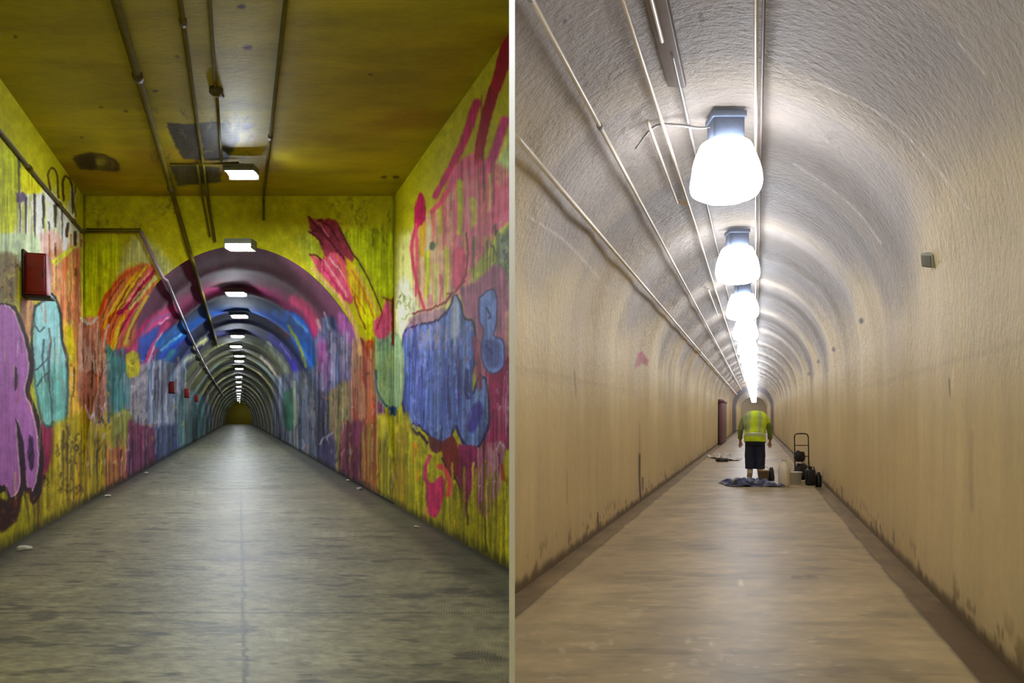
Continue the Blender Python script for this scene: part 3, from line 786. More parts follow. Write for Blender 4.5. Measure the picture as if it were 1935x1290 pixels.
def mural_ceiling(u, v, X, Y, Z):
    P = Paint(u, v, (172, 156, 12))
    a = X - SL * Y
    br = fbm(a * 1.3 + 9, Y * 3.5, 80) - .5
    P.c *= (1 + .35 * br[:, None])
    P.c += (np.array((150, 100, 10)) - P.c) * (sst(.55, .8, fbm(a * .5 + 3, Y * .8, 84)) * .4)[:, None]
    P.wu = u + 6 * (fbm(u / 8, v / 5, 3) - .5); P.wv = v + 4 * (fbm(u / 9, v / 6, 5) - .5)
    p = P.poly; s = P.stroke
    DK = (52, 44, 34)
    p([(314, 232), (360, 234), (400, 230), (448, 236), (452, 262), (428, 304), (345, 300), (328, 270)], DK, soft=2, rnd=False, bl=.6)
    p([(430, 232), (480, 234), (470, 244), (440, 256)], (110, 96, 40), soft=4, bl=.6)
    p([(319, 313), (372, 312), (414, 316), (417, 344), (336, 351)], (66, 60, 46), soft=2, rnd=False, bl=.4)
    s([(142, 300), (160, 292), (190, 294), (214, 304), (222, 318), (190, 318), (155, 316), (142, 300)], 7, (66, 48, 24), soft=2)
    p([(140, 294), (190, 292), (222, 312), (200, 321), (150, 316)], (92, 74, 22), soft=3)
    p([(146, 296), (178, 292), (180, 318), (154, 315)], (46, 34, 20), soft=3)
    p([(180, 300), (200, 302), (196, 312), (182, 311)], (130, 120, 40), soft=3)
    for x, y, r in [(190, 202, 3), (238, 210, 4), (266, 181, 4), (293, 172, 5), (468, 90, 9), (455, 12, 8), (334, 107, 4), (30, 70, 4), (300, 285, 3), (241, 90, 4), (222, 18, 5), (725, 335, 5), (748, 335, 6), (155, 260, 3), (700, 140, 3)]:
        P.ell((x, y), (r, r * .5), (76, 60, 20), soft=2)
    for y in (118, 240, 330):
        s([(60, y), (200, y + 4), (330, y)], 1.5, (140, 120, 30), op=.4)
    P.marks(280, 480, 200, 360, [(120, 104, 40), (150, 140, 40)], 40, (8, 20), seed=81)
    return P.c


def floor_left(u, v, X, Y, Z):
    a = X - SL * Y
    P = Paint(u, v, (124, 117, 90))
    n = fbm(a * 1.6 + 5, Y * 2.3, 90) - .5
    n2 = fbm(a * 7 + 9, Y * 11, 92) - .5
    n3 = fbm(a * 22 + 9, Y * 26, 93, 3) - .5
    P.c *= (1 + .35 * n + .35 * n2 + .45 * n3 * sst(14, 6, Y))[:, None]
    blot = sst(.64, .70, fbm(a * 3.1 + 20, Y * 8, 95))
    P.c *= (1 - .35 * blot)[:, None]
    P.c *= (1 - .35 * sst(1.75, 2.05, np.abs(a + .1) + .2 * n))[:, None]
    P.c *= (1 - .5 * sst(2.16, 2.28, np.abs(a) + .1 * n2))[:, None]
    P.c *= (1 - .5 * sst(.014, .005, np.abs(a - .035 + .02 * n2)) * sst(16, 10, Y))[:, None]
    for z, st in ((5.27, .45), (7.55, .25), (10.2, .25)):
        P.c *= (1 - st * sst(.022, .006, np.abs(Y - z + .05 * n2)))[:, None]
    P.wu = u + 14 * (fbm(u / 12, v / 4, 3) - .5); P.wv = v + 5 * (fbm(u / 9, v / 5, 5) - .5)
    for x, y, rx, ry in [(268, 1081, 26, 5), (420, 1056, 34, 7), (512, 920, 16, 3), (428, 1126, 14, 4), (445, 1140, 12, 4), (300, 1238, 16, 4), (372, 1195, 20, 4), (190, 1235, 12, 3), (550, 968, 14, 3), (350, 1003, 24, 3), (130, 1185, 30, 6), (590, 1158, 18, 3)]:
        P.ell((x, y), (rx, ry), (86, 80, 62), soft=3, op=.75)
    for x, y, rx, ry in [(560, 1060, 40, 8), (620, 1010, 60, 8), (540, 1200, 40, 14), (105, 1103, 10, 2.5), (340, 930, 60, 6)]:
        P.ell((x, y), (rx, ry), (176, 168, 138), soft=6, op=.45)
    return P.c


def paint_cream(u, v, X, Y, Z):
    P = Paint(u, v, (228, 206, 154))
    a = X - SR * Y
    ph = 2 * np.pi * Y / 1.9 + 0.9 * np.sin(Y / 3.3)
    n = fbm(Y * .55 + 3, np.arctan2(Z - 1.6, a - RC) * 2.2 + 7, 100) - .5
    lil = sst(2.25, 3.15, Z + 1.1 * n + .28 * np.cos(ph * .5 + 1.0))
    P.c += (np.array((158, 148, 140)) - P.c) * (lil * .9)[:, None]  # upper vault painted darker and greyer to offset the lamp light
    P.c *= (1 + .10 * n)[:, None]
    # streaks running round the vault
    st = fbm(Y * 5, (Z + np.abs(a)) * .8, 104) - .5
    P.c *= (1 + .10 * st * sst(22, 9, Y))[:, None]
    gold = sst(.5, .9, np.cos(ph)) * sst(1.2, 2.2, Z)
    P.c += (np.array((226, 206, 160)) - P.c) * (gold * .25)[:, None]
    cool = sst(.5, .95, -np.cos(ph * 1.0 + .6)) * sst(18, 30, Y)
    P.c += (np.array((188, 180, 172)) - P.c) * (cool * .5)[:, None]  # paler sheen of the far rings painted in where the relief flattens
    ring_ = sst(59, 61, Y) * sst(74, 70, Y)
    P.c += (np.array((112, 100, 106)) - P.c) * (ring_ * .85)[:, None]
    P.c += (np.array((206, 160, 110)) - P.c) * (sst(53, 54, Y) * sst(58, 57, Y) * (a < 0) * .6)[:, None]
    P.wu = u; P.wv = v
    s = P.stroke; p = P.poly
    # tide line on the lower wall
    P.c *= (1 - .045 * sst(.04, .0, np.abs(Z - 1.66 + .05 * n + .02 * st)) * sst(14, 8, Y))[:, None]
    s([(1208, 858), (1208, 905), (1210, 944)], 3.2, (84, 60, 40)); s([(1214, 902), (1214, 924)], 2.2, (96, 72, 50)); s([(1208, 800), (1208, 858)], 1.5, (160, 130, 100), op=.5)
    s([(1129, 970), (1130, 1000)], 2.2, (90, 68, 40)); s([(1071, 888), (1071, 950)], 1.0, (150, 124, 84), op=.6)
    p([(1204, 668), (1212, 664), (1224, 680), (1222, 690), (1212, 686), (1206, 692), (1201, 694)], (186, 66, 44), soft=3, rnd=False)
    s([(1203, 676), (1200, 694)], 3, (170, 140, 100))
    s([(1793, 716), (1795, 746)], 2.2, (110, 84, 60)); s([(1800, 690), (1796, 760)], 6, (222, 204, 170), op=.5)
    s([(1836, 818), (1834, 880), (1836, 960)], 6, (150, 124, 84), op=.35, soft=4)
    s([(1655, 985), (1656, 1012)], 2, (110, 86, 50)); s([(1590, 920), (1591, 945)], 1.5, (110, 86, 50))
    s([(1085, 700), (1088, 745)], 3, (170, 146, 110), op=.6)
    for x, y, r in [(1627, 606, 4), (1575, 660, 3), (1546, 683, 2), (1528, 706, 2), (1325, 32, 7), (1291, 152, 5), (1043, 74, 6), (1066, 40, 4)]:
        P.ell((x, y), (r, r * 1.3), (116, 104, 90), soft=2)
    for q in ([(1525, 150), (1620, 190), (1700, 245), (1770, 320), (1830, 395)], [(1500, 310), (1560, 350), (1620, 400), (1665, 460)], [(1000, 410), (1060, 450), (1110, 500), (1148, 545)], [(1810, 80), (1860, 140)]):
        s(q, 3, (240, 232, 220), op=.6, soft=2)
    for i, (x, y) in enumerate([(1700, 1125), (1740, 1080), (1800, 1130), (1830, 1160), (1860, 1195), (1890, 1220), (1680, 1030), (1760, 1110)]):
        s([(x, y), (x + 3, y + 14)], 3, (112, 88, 48), op=.8)
    d = sst(.075, .0, Z + .05 * (vnoise(Y * 9, Z * 8, 40) - .5))
    P.c += (np.array((96, 76, 46)) - P.c) * (d * .8)[:, None]
    sc_ = sst(.60, .68, fbm(Y * 6, Z * 9, 140)) * sst(.32, .05, Z)
    P.c += (np.array((120, 98, 58)) - P.c) * (sc_ * .6)[:, None]
    return P.c


def floor_right(u, v, X, Y, Z):
    a = X - SR * Y
    P = Paint(u, v, (184, 165, 126))
    n = fbm(a * 1.7 + 5, Y * 2.0, 110) - .5
    n2 = fbm(a * 4 + 9, Y * 9, 112) - .5
    P.c *= (1 + .35 * n + .18 * n2)[:, None]
    spot = sst(.70, .76, fbm(a * 9 + 20, Y * 12, 115)) * sst(7.5, 4.5, Y)
    P.c += (np.array((214, 198, 164)) - P.c) * (spot * .6)[:, None]
    dk = sst(.60, .70, fbm(a * 2 + 60, Y * 5, 117))
    P.c *= (1 - .10 * dk)[:, None]
    e = np.minimum(a - GL, GR - a) + .04 * n
    P.c *= (1 - .4 * sst(.035, .0, e))[:, None]
    P.c += (np.array((200, 176, 132)) - P.c) * (np.exp(-((e - .07) / .03) ** 2) * .35)[:, None]
    P.wu = u + 10 * (fbm(u / 12, v / 4, 3) - .5); P.wv = v + 5 * (fbm(u / 9, v / 5, 5) - .5)
    P.stroke([(1385, 1041), (1450, 1043), (1520, 1042)], 3, (206, 188, 150), op=.6)
    P.ell((1520, 1090), (26, 3), (120, 100, 70), soft=3, op=.7)
    for x, y in [(1062, 1228), (1120, 1222), (1153, 1212), (1400, 1100), (1358, 1240), (1345, 1215), (1300, 1210)]:
        P.ell((x, y), (6, 6), (214, 200, 170), soft=3, op=.6)
    return P.c


def gutter_paint(u, v, X, Y, Z):
    a = X - SR * Y
    P = Paint(u, v, (142, 120, 84))
    n = fbm(a * 6 + 5, Y * 3.0, 120) - .5
    P.c *= (1 + .45 * n)[:, None]
    wet = sst(6.2, 5.4, Y + .8 * n) * sst(0, .5, a)
    P.c += (np.array((104, 80, 46)) - P.c) * (wet * .8)[:, None]
    return P.c

# ------------------------------------------------------------------ painted passage: shell
# left wall
ys = np.concatenate([np.linspace(BACK, 6.6, 12), depth_steps(6.9, PZ, 150)])
zs = np.linspace(0, CEIL, 620)
Yg, Zg = np.meshgrid(ys, zs, indexing='ij')
surface('wall_left', -AL + SL * Yg, Yg, Zg, M['mural'], mural_left)
# right wall (ends behind the dividing wall)
z0r = AL / -SL
ys = depth_steps(z0r, PZ, 175)
zs = np.linspace(0, CEIL, 660)
Yg, Zg = np.meshgrid(ys, zs, indexing='ij')
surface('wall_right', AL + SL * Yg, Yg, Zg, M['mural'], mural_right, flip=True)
# portal face
th = np.linspace(math.asin(-EC / EB), math.pi - math.asin(-EC / EB), 620)
ea, ez = EA * np.cos(th), EC + EB * np.sin(th)
ez = np.maximum(ez, 0)
ox, oz = [], []
for t in th:
    dx, dz = math.cos(t) * EA, math.sin(t) * EB
    k = min(AL / abs(dx) if abs(dx) > 1e-6 else 1e9, (CEIL - EC) / dz if dz > 1e-6 else 1e9)
    ox.append(dx * k); oz.append(max(0, EC + dz * k))
ox, oz = np.array(ox), np.array(oz)
tt = np.linspace(0, 1, 150)
Ag = ea[:, None] * (1 - tt) + ox[:, None] * tt
Zg = ez[:, None] * (1 - tt) + oz[:, None] * tt
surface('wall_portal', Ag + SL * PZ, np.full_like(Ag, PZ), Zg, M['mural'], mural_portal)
# arched part
ys = depth_steps(PZ, ZL_END, 330)
Yg, Tg = np.meshgrid(ys, th[::-1][::2], indexing='ij')
rip = 1 - 0.012 * (0.5 + 0.5 * np.cos(2 * np.pi * (Yg - PZ) / 2.6 + 2.4)) ** 4 * np.clip((Yg - PZ - .2) / 2, 0, 1)
surface('wall_vault', EA * np.cos(Tg) * rip + SL * Yg, Yg, np.maximum((EC + EB * np.sin(Tg) * rip), 0), M['vault'], mural_vault)
# flat ceiling
as_ = np.linspace(-AL, AL, 300)
tz = np.concatenate([[0.0], np.linspace(0.02, 1, 330)])
Ag, Tg = np.meshgrid(as_, tz, indexing='ij')
start = np.maximum(BACK, Ag / -SL)
inv0 = 1 / 5.9; 
near = np.maximum(start, 5.9)
Yg = np.where(Tg == 0, start, 1 / (1 / near + (1 / PZ - 1 / near) * Tg))
surface('ceiling', Ag + SL * Yg, Yg, np.full_like(Ag, CEIL), M['ceiling'], mural_ceiling)
# floor
as_ = np.linspace(-AL, AL, 260)
tz = np.concatenate([[0.0], np.linspace(0.0, 1, 620)])
Ag, Tg = np.meshgrid(as_, tz, indexing='ij')
start = np.maximum(BACK, Ag / -SL)
near = np.maximum(start, 3.7)
Yg = np.where(Tg == 0, start, 1 / (1 / near + (1 / ZL_END - 1 / near) * Tg))
Yg[:, 0] = start[:, 0]
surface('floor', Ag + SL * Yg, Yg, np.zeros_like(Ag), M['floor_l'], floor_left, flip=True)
bm = bmesh.new(); add_box(bm, LP(0, ZL_END + .1, 2), (5.2, .2, 4.4)); o = link('wall_far_end', bm, M['ceiling_metal'], smooth=False); o['kind'] = 'structure'

# ------------------------------------------------------------------ cream passage: shell
RWL, RWR = RC - RR, RC + RR
GL, GR = -1.575, 1.10            # inner edges of the gutters


def r_section(n_wall=70, n_arc=330):
    s = []
    for z in np.linspace(-0.05, RSP, n_wall)[:-1]: s.append((RWR, z))
    for t in np.linspace(0, math.pi, n_arc): s.append((RC + RR * math.cos(t), RSP + RR * math.sin(t)))
    for z in np.linspace(RSP, -0.05, n_wall)[1:]: s.append((RWL, z))
    return np.array(s)


sec = r_section()
pre = np.linspace(0, 1, 9)[:-1]
tz = np.concatenate([np.zeros(8), np.linspace(0.0, 1, 640)])
Ag = np.repeat(sec[:, :1], len(tz), 1); Zs = np.repeat(sec[:, 1:], len(tz), 1)
start = np.maximum(BACK, (0.002 - Ag) / SR)
near = np.maximum(start, 3.6)
Tg = np.repeat(tz[None, :], len(sec), 0)
Yg = 1 / (1 / near + (1 / ZR_END - 1 / near) * Tg)
for k_ in range(8): Yg[:, k_] = start[:, 0] + (near[:, 0] - start[:, 0]) * pre[k_]
# the sprayed skin swells and dips in rings along the passage
phase = 2 * np.pi * Yg / 1.9 + 0.9 * np.sin(Yg / 3.3)
rin = 0.011 * np.cos(phase) + 0.005 * np.cos(2.3 * phase + 1)
lump = (fbm(Yg * 1.1 + 40, np.repeat(np.linspace(0, 9, len(sec))[:, None], len(tz), 1) + 10, 4) - .5) * 0.03
amt = np.clip(Yg / 4 - .4, .3, 1) * np.clip((54 - Yg) / 22, .12, 1) * (.22 + .78 * np.clip((Zs - 1.2) / 1.2, 0, 1)) * np.clip((Zs + .05) / 0.5, 0, 1)
amt = amt * np.where(start > BACK + .05, np.clip((Yg - start) / .6, 0, 1), 1)
dx = (Ag - RC) / RR; dzv = np.clip(Zs - RSP, 0, None) / RR
nl = np.sqrt(dx * dx + dzv * dzv) + 1e-6
dis = -(rin + lump + 0.02) * amt
Ax = Ag + dx / nl * dis; Zx = Zs + dzv / nl * dis
Xx = np.maximum(Ax + SR * Yg, 0.002)
zv = Zs[:, 0]
lo1 = np.nonzero(zv > 1.95)[0][0]; hi1 = np.nonzero(zv > 1.95)[0][-1]
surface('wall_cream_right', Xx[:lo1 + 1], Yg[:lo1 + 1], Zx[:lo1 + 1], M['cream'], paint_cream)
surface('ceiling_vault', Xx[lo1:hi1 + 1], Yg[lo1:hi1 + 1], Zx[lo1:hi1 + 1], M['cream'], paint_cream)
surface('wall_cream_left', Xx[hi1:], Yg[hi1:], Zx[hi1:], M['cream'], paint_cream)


def strip_floor(name, a0, a1, z, m, paint, na=40, wob=0.0):
    as_ = np.linspace(a0, a1, na)
    tz = np.concatenate([[0.0], np.linspace(0.0, 1, 400)])
    Ag, Tg = np.meshgrid(as_, tz, indexing='ij')
    start = np.maximum(BACK, (0.002 - Ag) / SR)
    near = np.maximum(start, 3.7)
    Yg = 1 / (1 / near + (1 / ZR_END - 1 / near) * Tg)
    Yg[:, 0] = start[:, 0]
    return surface(name, np.maximum(Ag + SR * Yg, 0.002), Yg, np.full_like(Ag, z), m, paint, flip=True)


surface_floor_r = strip_floor('floor_slab', GL, GR, 0.0, M['floor_r'], floor_right, 180)
strip_floor('floor_gutter', RWL - 0.01, GL + .002, -0.035, M['floor_r'], gutter_paint, 12)
strip_floor('floor_gutter', GR - .002, RWR + .01, -0.035, M['floor_r'], gutter_paint, 18)
for a_, s_ in ((GL, 1), (GR, -1)):
    ys = np.concatenate([[max(BACK, -a_ / SR)], depth_steps(max(3.7, -a_ / SR + .01), ZR_END, 300)])
    Yg, Zg = np.meshgrid(ys, np.array([-0.05, 0.0]), indexing='ij')
    A_ = a_ + (fbm(Yg * 3, Yg * 0 + 3, 5) - .5) * 0.03 * (Zg > -0.01)
    surface('floor_slab_edge', np.maximum(a_ + SR * Yg, 0.002), Yg, Zg, M['floor_r'], gutter_paint)
bm = bmesh.new(); add_box(bm, RP(RC, ZR_END + .1, 1.8), (3.6, .2, 4.0)); o = link('wall_cream_end', bm, M['cream_metal'], smooth=False); o['kind'] = 'structure'

# added wall standing in for the white strip between the passages, seen end-on, with the bulkhead over the fork
T = 0.0117
ys0 = 3.2
bm = bmesh.new()
add_box(bm, (0, (ys0 + 6.75) / 2, CEIL / 2), (2 * T, 6.75 - ys0, CEIL))
o = link('wall_added_middle', bm, M['white'], smooth=False); o['kind'] = 'structure'
bm = bmesh.new()
n = 24
top, bot = [], []
for i in range(n + 1):
    y = BACK + (ys0 - BACK) * i / n
    a = -SR * y
    zz = RSP + math.sqrt(max(0.0, RR ** 2 - (a - RC) ** 2))
    bot.append((y, zz))
for sx in (-T, T):
    bot_v = [bm.verts.new((sx, y, z)) for y, z in bot]
    top_v = [bm.verts.new((sx, y, CEIL)) for y, z in bot]
    for i in range(n): bm.faces.new((bot_v[i], bot_v[i + 1], top_v[i + 1], top_v[i]))
o = link('wall_bulkhead', bm, M['white'], smooth=False); o['kind'] = 'structure'
bm = bmesh.new(); add_box(bm, (-0.4, BACK - .05, CEIL / 2), (2.6, .1, CEIL)); o = link('wall_rear', bm, M['olive_metal'], smooth=False); o['kind'] = 'structure'

# ------------------------------------------------------------------ lamps of the painted passage
LG = 'lanterns in a row along the crown of the painted tunnel'
lz = [(4.2, .02, 4.50), (10.05, .03, 4.40), (11.55, .0, 3.82), (15.2, -.07, 3.68), (18.6, .0, 3.68), (23.2, -.05, 3.68), (26.6, -.11, 3.68), (30.8, .01, 3.68), (33.7, .01, 3.68), (39, .01, 3.68),
      (47, 0, 3.68), (54, 0, 3.68), (62, 0, 3.68), (71, 0, 3.68), (81, 0, 3.68), (92, 0, 3.68), (104, 0, 3.68), (117, 0, 3.68), (131, 0, 3.68)]
ll = ['lantern on the flat painted ceiling near the dividing wall', 'nearest visible lantern, blazing on the flat olive ceiling beside the dark patches', 'second lantern, on the portal face just above the purple arch',
      'third lantern, on the dark purple part of the arched ceiling', 'fourth lantern, on the dark blue part of the arched ceiling', 'fifth lantern, where the dark blue paint ends',
      'sixth lantern, set slightly to one side of the line', 'seventh lantern along the olive vault', 'eighth lantern along the olive vault', 'ninth lantern along the olive vault']
first = None
for i, (y, a, zc) in enumerate(lz):
    label = ll[i] if i < len(ll) else 'tiny far lantern in the merging line of lights deep in the painted tunnel'
    if first is None:
        t = empty('tunnel_lantern', LP(a, y, zc), label, 'lamp', LG)
        bm = bmesh.new(); add_box(bm, (0, 0, .05), (.38, .24, .035), bev=.008)
        for s_ in (-1, 1): add_box(bm, (s_ * .183, 0, .02), (.012, .24, .06))
        add_box(bm, (0, .114, -.01), (.38, .010, .12)); add_box(bm, (0, -.114, .015), (.38, .010, .07))
        link('lamp_housing', bm, M['housing_l'], t)
        bm = bmesh.new(); add_box(bm, (0, 0, -.015), (.30, .16, .085), bev=.03)
        link('lamp_glass', bm, M['lamp_l'], t)
        first = t
    else:
        t = copy_tree(first); t.location = LP(a, y, zc); t['label'] = label
    if i == 2:
        t.location.y = PZ - .14
        hs = next(c_ for c_ in t.children if c_.name.startswith('lamp_housing'))
        bm = bmesh.new(); add_box(bm, (0, 0, .05), (.40, .24, .035), bev=.008)
        for s_ in (-1, 1): add_box(bm, (s_ * .19, 0, -.01), (.014, .24, .13))
        add_box(bm, (0, .118, -.01), (.40, .012, .13)); add_box(bm, (0, -.114, .02), (.40, .010, .06))
        nm = bpy.data.meshes.new('lamp_housing'); bm.to_mesh(nm); bm.free(); nm.materials.append(M['housing_l']); hs.data = nm
    if i == len(lz) - 1: t.rotation_euler.z = math.pi
    # short hanger up to the vault or ceiling
# ------------------------------------------------------------------ pipes in the painted passage
def pipe(name, pts, r, m, label, cat='pipe', group=None, couplings=(), cm=None, cr=1.45, n=10):
    bm = bmesh.new(); add_tube(bm, pts, r, n)
    if not couplings:
        o = link(name, bm, m); return tag(o, label, cat, group)
    p0 = Vector(pts[0])
    t = empty(name, (0, 0, 0), label, cat, group)
    link('tube', bm, m, t)
    pv = [Vector(p) for p in pts]
    for k, ln in couplings:      # k = fraction along the polyline
        f = k * (len(pv) - 1); i = min(int(f), len(pv) - 2); c = pv[i].lerp(pv[i + 1], f - i); d = (pv[i + 1] - pv[i]).normalized()
        bm = bmesh.new(); add_tube(bm, [c - d * ln / 2, c + d * ln / 2], r * cr if not isinstance(r, list) else r[0] * cr, 12)
        link('coupling', bm, cm or m, t)
    return t


def lv(ratio, y, off=.02):
    """point on the arched part's inner face in direction ratio = side/height above eye, off metres clear of it"""
    lo, hi = 0.1, 4.0
    for _ in range(40):
        mid = (lo + hi) / 2
        a, z = -ratio * mid, H + mid
        if (a / (EA - off)) ** 2 + ((z - EC) / (EB - off)) ** 2 > 1: hi = mid
        else: lo = mid
    return LP(-ratio * lo, y, H + lo)


OM, DM, LM = M['ceiling_metal'], M['dark_metal'], M['lilac_metal']
zc = CEIL - .022
# wide one, far left of the ceiling
def ceil_run(ratio, r, y0=2.0, y1=PZ, down=True, yend=60, z=None):
    a = -ratio * (CEIL - r - H)
    pts = [LP(a, y, CEIL - r) for y in np.linspace(y0, y1 - .05, 6)]
    if down:
        q = lv(ratio, PZ - .04, r + .005)
        pts += [(q[0], PZ - .05, q[2])] + [lv(ratio, y, r + .012) for y in np.concatenate([[PZ + .05], np.linspace(PZ + .6, yend, 10)])]
    return pts
pipe('ceiling_conduit', ceil_run(.297, .034, 2.6, yend=26), .034, OM, 'thick olive overpainted conduit crossing the flat ceiling and running on under the painted arch', 'pipe', 'conduits on the painted tunnel ceiling', [(.16, .10), (.28, .10)], DM)
a2 = -.141 * 3.25
q = lv(.141, PZ - .04, .02)
pipe('ceiling_conduit', [LP(a2, y, zc) for y in np.linspace(2.6, PZ - .05, 6)] + [(q[0], PZ - .045, q[2] + .12)], .021, OM, 'thin olive conduit across the ceiling, just left of the one with the round junction box', 'pipe', 'conduits on the painted tunnel ceiling', [(.36, .09)], DM)
a3 = -.07 * 3.25
pipe('ceiling_conduit', [LP(a3, y, zc) for y in (2.6, 5, 7.8)], .017, OM, 'slim olive conduit on the ceiling leading to the round junction box', 'pipe', 'conduits on the painted tunnel ceiling')
pipe('ceiling_conduit', [LP(a3 + .01, y, zc) for y in (8.0, 9, 10.2)], .014, OM, 'slim olive conduit between the round junction box and the cross pipe', 'pipe', 'conduits on the painted tunnel ceiling')
pipe('ceiling_conduit', [LP(.113 * 3.25, y, zc) for y in (2.6, 6, 9, PZ - .04)] + [LP(.113 * 3.25, PZ - .04, 4.2)], .019, OM, 'slim olive conduit alone to the right of the bright lantern', 'pipe', 'conduits on the painted tunnel ceiling', [(.52, .1)], DM)
pipe('ceiling_conduit', [LP(-.165 * 3.25, y, zc) for y in (10.15, 11, PZ - .05)] + [(LP(-.15 * 2.7, PZ, 0)[0], PZ - .05, H + 2.66)], .016, OM, 'short olive conduit from the cross pipe down the portal face', 'pipe', 'conduits on the painted tunnel ceiling')
pipe('cross_conduit', [LP(-.88, 10.16, zc - .012), LP(-.4, 10.16, zc - .015), LP(.0, 10.1, zc - .015)], .013, OM, 'thin horizontal conduit crossing the ceiling between the two dark patches towards the bright lantern', 'pipe')
# round junction box
t = empty('junction_box', LP(a3, 7.9, CEIL - .03), 'small dark round junction box on a slim conduit across the olive ceiling', 'junction box')
bm = bmesh.new(); add_lathe(bm, [(.062, .03), (.065, -.02), (.055, -.035), (.0, -.037)], n=18); link('box_body', bm, DM, t)
bm = bmesh.new(); add_tube(bm, [(0, .05, .008), (.01, .15, .008)], .024); link('box_hub', bm, DM, t)
bm = bmesh.new(); add_lathe(bm, [(.04, -.034), (.036, -.05), (0, -.052)], n=14); link('box_lid', bm, OM, t)
# wall conduit: along the left wall, across the portal, then under the arch
zw = H + 2.70
pts = [LP(-AL + .025, y, zw + (.02 if y < 9 else 0)) for y in (BACK + .2, 5, 7.8, 9, 10.5, 11.55)] + [LP(-AL + .06, PZ - .07, zw + .02)]
pipe('wall_conduit', pts, .022, DM, 'dark rusty conduit running high along the left graffiti wall to the corner', 'pipe', None, [(.45, .08), (.62, .08), (.74, .08), (.86, .08)], OM)
bm = bmesh.new(); add_tube(bm, [LP(-AL + .05, PZ - .05, zw + .03), LP(-1.45, PZ - .05, zw + .03)], .017); add_tube(bm, [LP(-AL + .05, PZ - .03, zw + .075), LP(-1.45, PZ - .03, zw + .075)], .012)
tag(link('portal_conduit', bm, OM), 'pair of olive conduits running level across the portal face from the corner', 'pipe')
_q = lv(.53, PZ, .0)
pts = [LP(-1.45, PZ - .06, zw + .04), (_q[0], PZ - .05, _q[2] - .03)]
for y, rr in ((PZ + .1, .53), (13.2, .545), (15, .56), (18, .59), (22, .62), (27, .65), (34, .675), (48, .70), (70, .72)):
    q = lv(rr, y, .05); pts.append(q)
pipe('vault_conduit', pts, .026, LM, 'mauve and dark conduit descending along the inside of the painted arch', 'pipe')
# red call boxes along the left wall
rb = None
for i, (y, s, zc_, lab) in enumerate([(8.45, 1.0, 2.83, 'large red box on the left graffiti wall, above the teal letter'), (21.4, .68, 2.10, 'small red box on the painted left wall, nearest of the far three'),
                                      (27.7, .68, 2.13, 'small red box on the painted left wall, middle of the far three'), (34, .68, 2.10, 'small red box on the painted left wall, deepest of the far three')]):
    if rb is None:
        t = rb = empty('call_box', LP(-AL, y, zc_), lab, 'box', 'red boxes on the painted left wall')
        bm = bmesh.new(); add_box(bm, (.115, .12, 0), (.21, .22, .45), bev=.012); link('box_case', bm, M['red_box'], t)
        bm = bmesh.new(); add_box(bm, (.12, -.002, 0), (.17, .016, .39), bev=.005); link('box_door', bm, M['red_box'], t)
        bm = bmesh.new(); add_box(bm, (.008, .12, 0), (.016, .30, .50)); add_box(bm, (.13, .12, -.245), (.26, .24, .03), bev=.004); link('box_bracket', bm, M['brown_dark'], t)
        bm = bmesh.new(); add_box(bm, (.19, -.014, 0), (.012, .012, .07), bev=.003); link('latch', bm, M['brown_dark'], t)
    else:
        t = copy_tree(rb); t.location = LP(-1.90, y, zc_); t.scale = (s, s, s); t['label'] = lab
for _o in [x_ for x_ in C.objects if x_.name.startswith('call_box')]: _o.rotation_euler.z = math.atan(-SL); _o.location.x += .006
# litter
def litter(a, y, s, label, seed, fn=LP):
    r = random.Random(seed)
    bm = bmesh.new()
    bmesh.ops.create_icosphere(bm, subdivisions=2, radius=1)
    for v_ in bm.verts:
        k = 1 + .45 * (r.random() - .5)
        v_.co = Vector((v_.co.x * 1.3 * k, v_.co.y * .8 * k, max(v_.co.z * .45 * k, -.3)))
    mz = min(v_.co.z for v_ in bm.verts)
    for v_ in bm.verts: v_.co = Vector((v_.co.x * s, v_.co.y * s, (v_.co.z - mz) * s))
    o = link('crumpled_paper', bm, M['paper'], smooth=False)
    o.location = fn(a, y, 0.001); o.rotation_euler.z = r.random() * 3
    return tag(o, label, 'litter', 'litter on the tunnel floors')
litter(-2.10, 7.75, .055, 'crumpled white paper scrap on the floor under the purple letter', 1)
litter(-2.13, 12.9, .045, 'small white scrap at the foot of the left wall under orange and yellow paint', 2)
litter(-2.1, 18.1, .06, 'pale scrap at the foot of the left graffiti wall beside the purple paint', 3)
litter(2.2, 16.0, .05, 'pale scrap at the foot of the right graffiti wall under the slate-blue paint', 4)
litter(2.16, 14.2, .05, 'pale scrap at the foot of the right graffiti wall under the magenta-brown paint', 5)
litter(2.08, 9.3, .03, 'white crumb on the floor under the yellow wall left of the pink drip', 6)

# ------------------------------------------------------------------ cream passage: lamps in plastic bags
def rv(ratio, off=.0):
    """(a, z) on the vault's inner face along direction ratio = side / height above eye"""
    lo, hi = 0.1, 5.0
    for _ in range(40):
        mid = (lo + hi) / 2; a, z = ratio * mid, H + mid
        ok = (z < RSP and abs(a - RC) < RR - off) or (z >= RSP and math.hypot(a - RC, z - RSP) < RR - off)
        if ok: lo = mid
        else: hi = mid
    return ratio * lo, H + lo


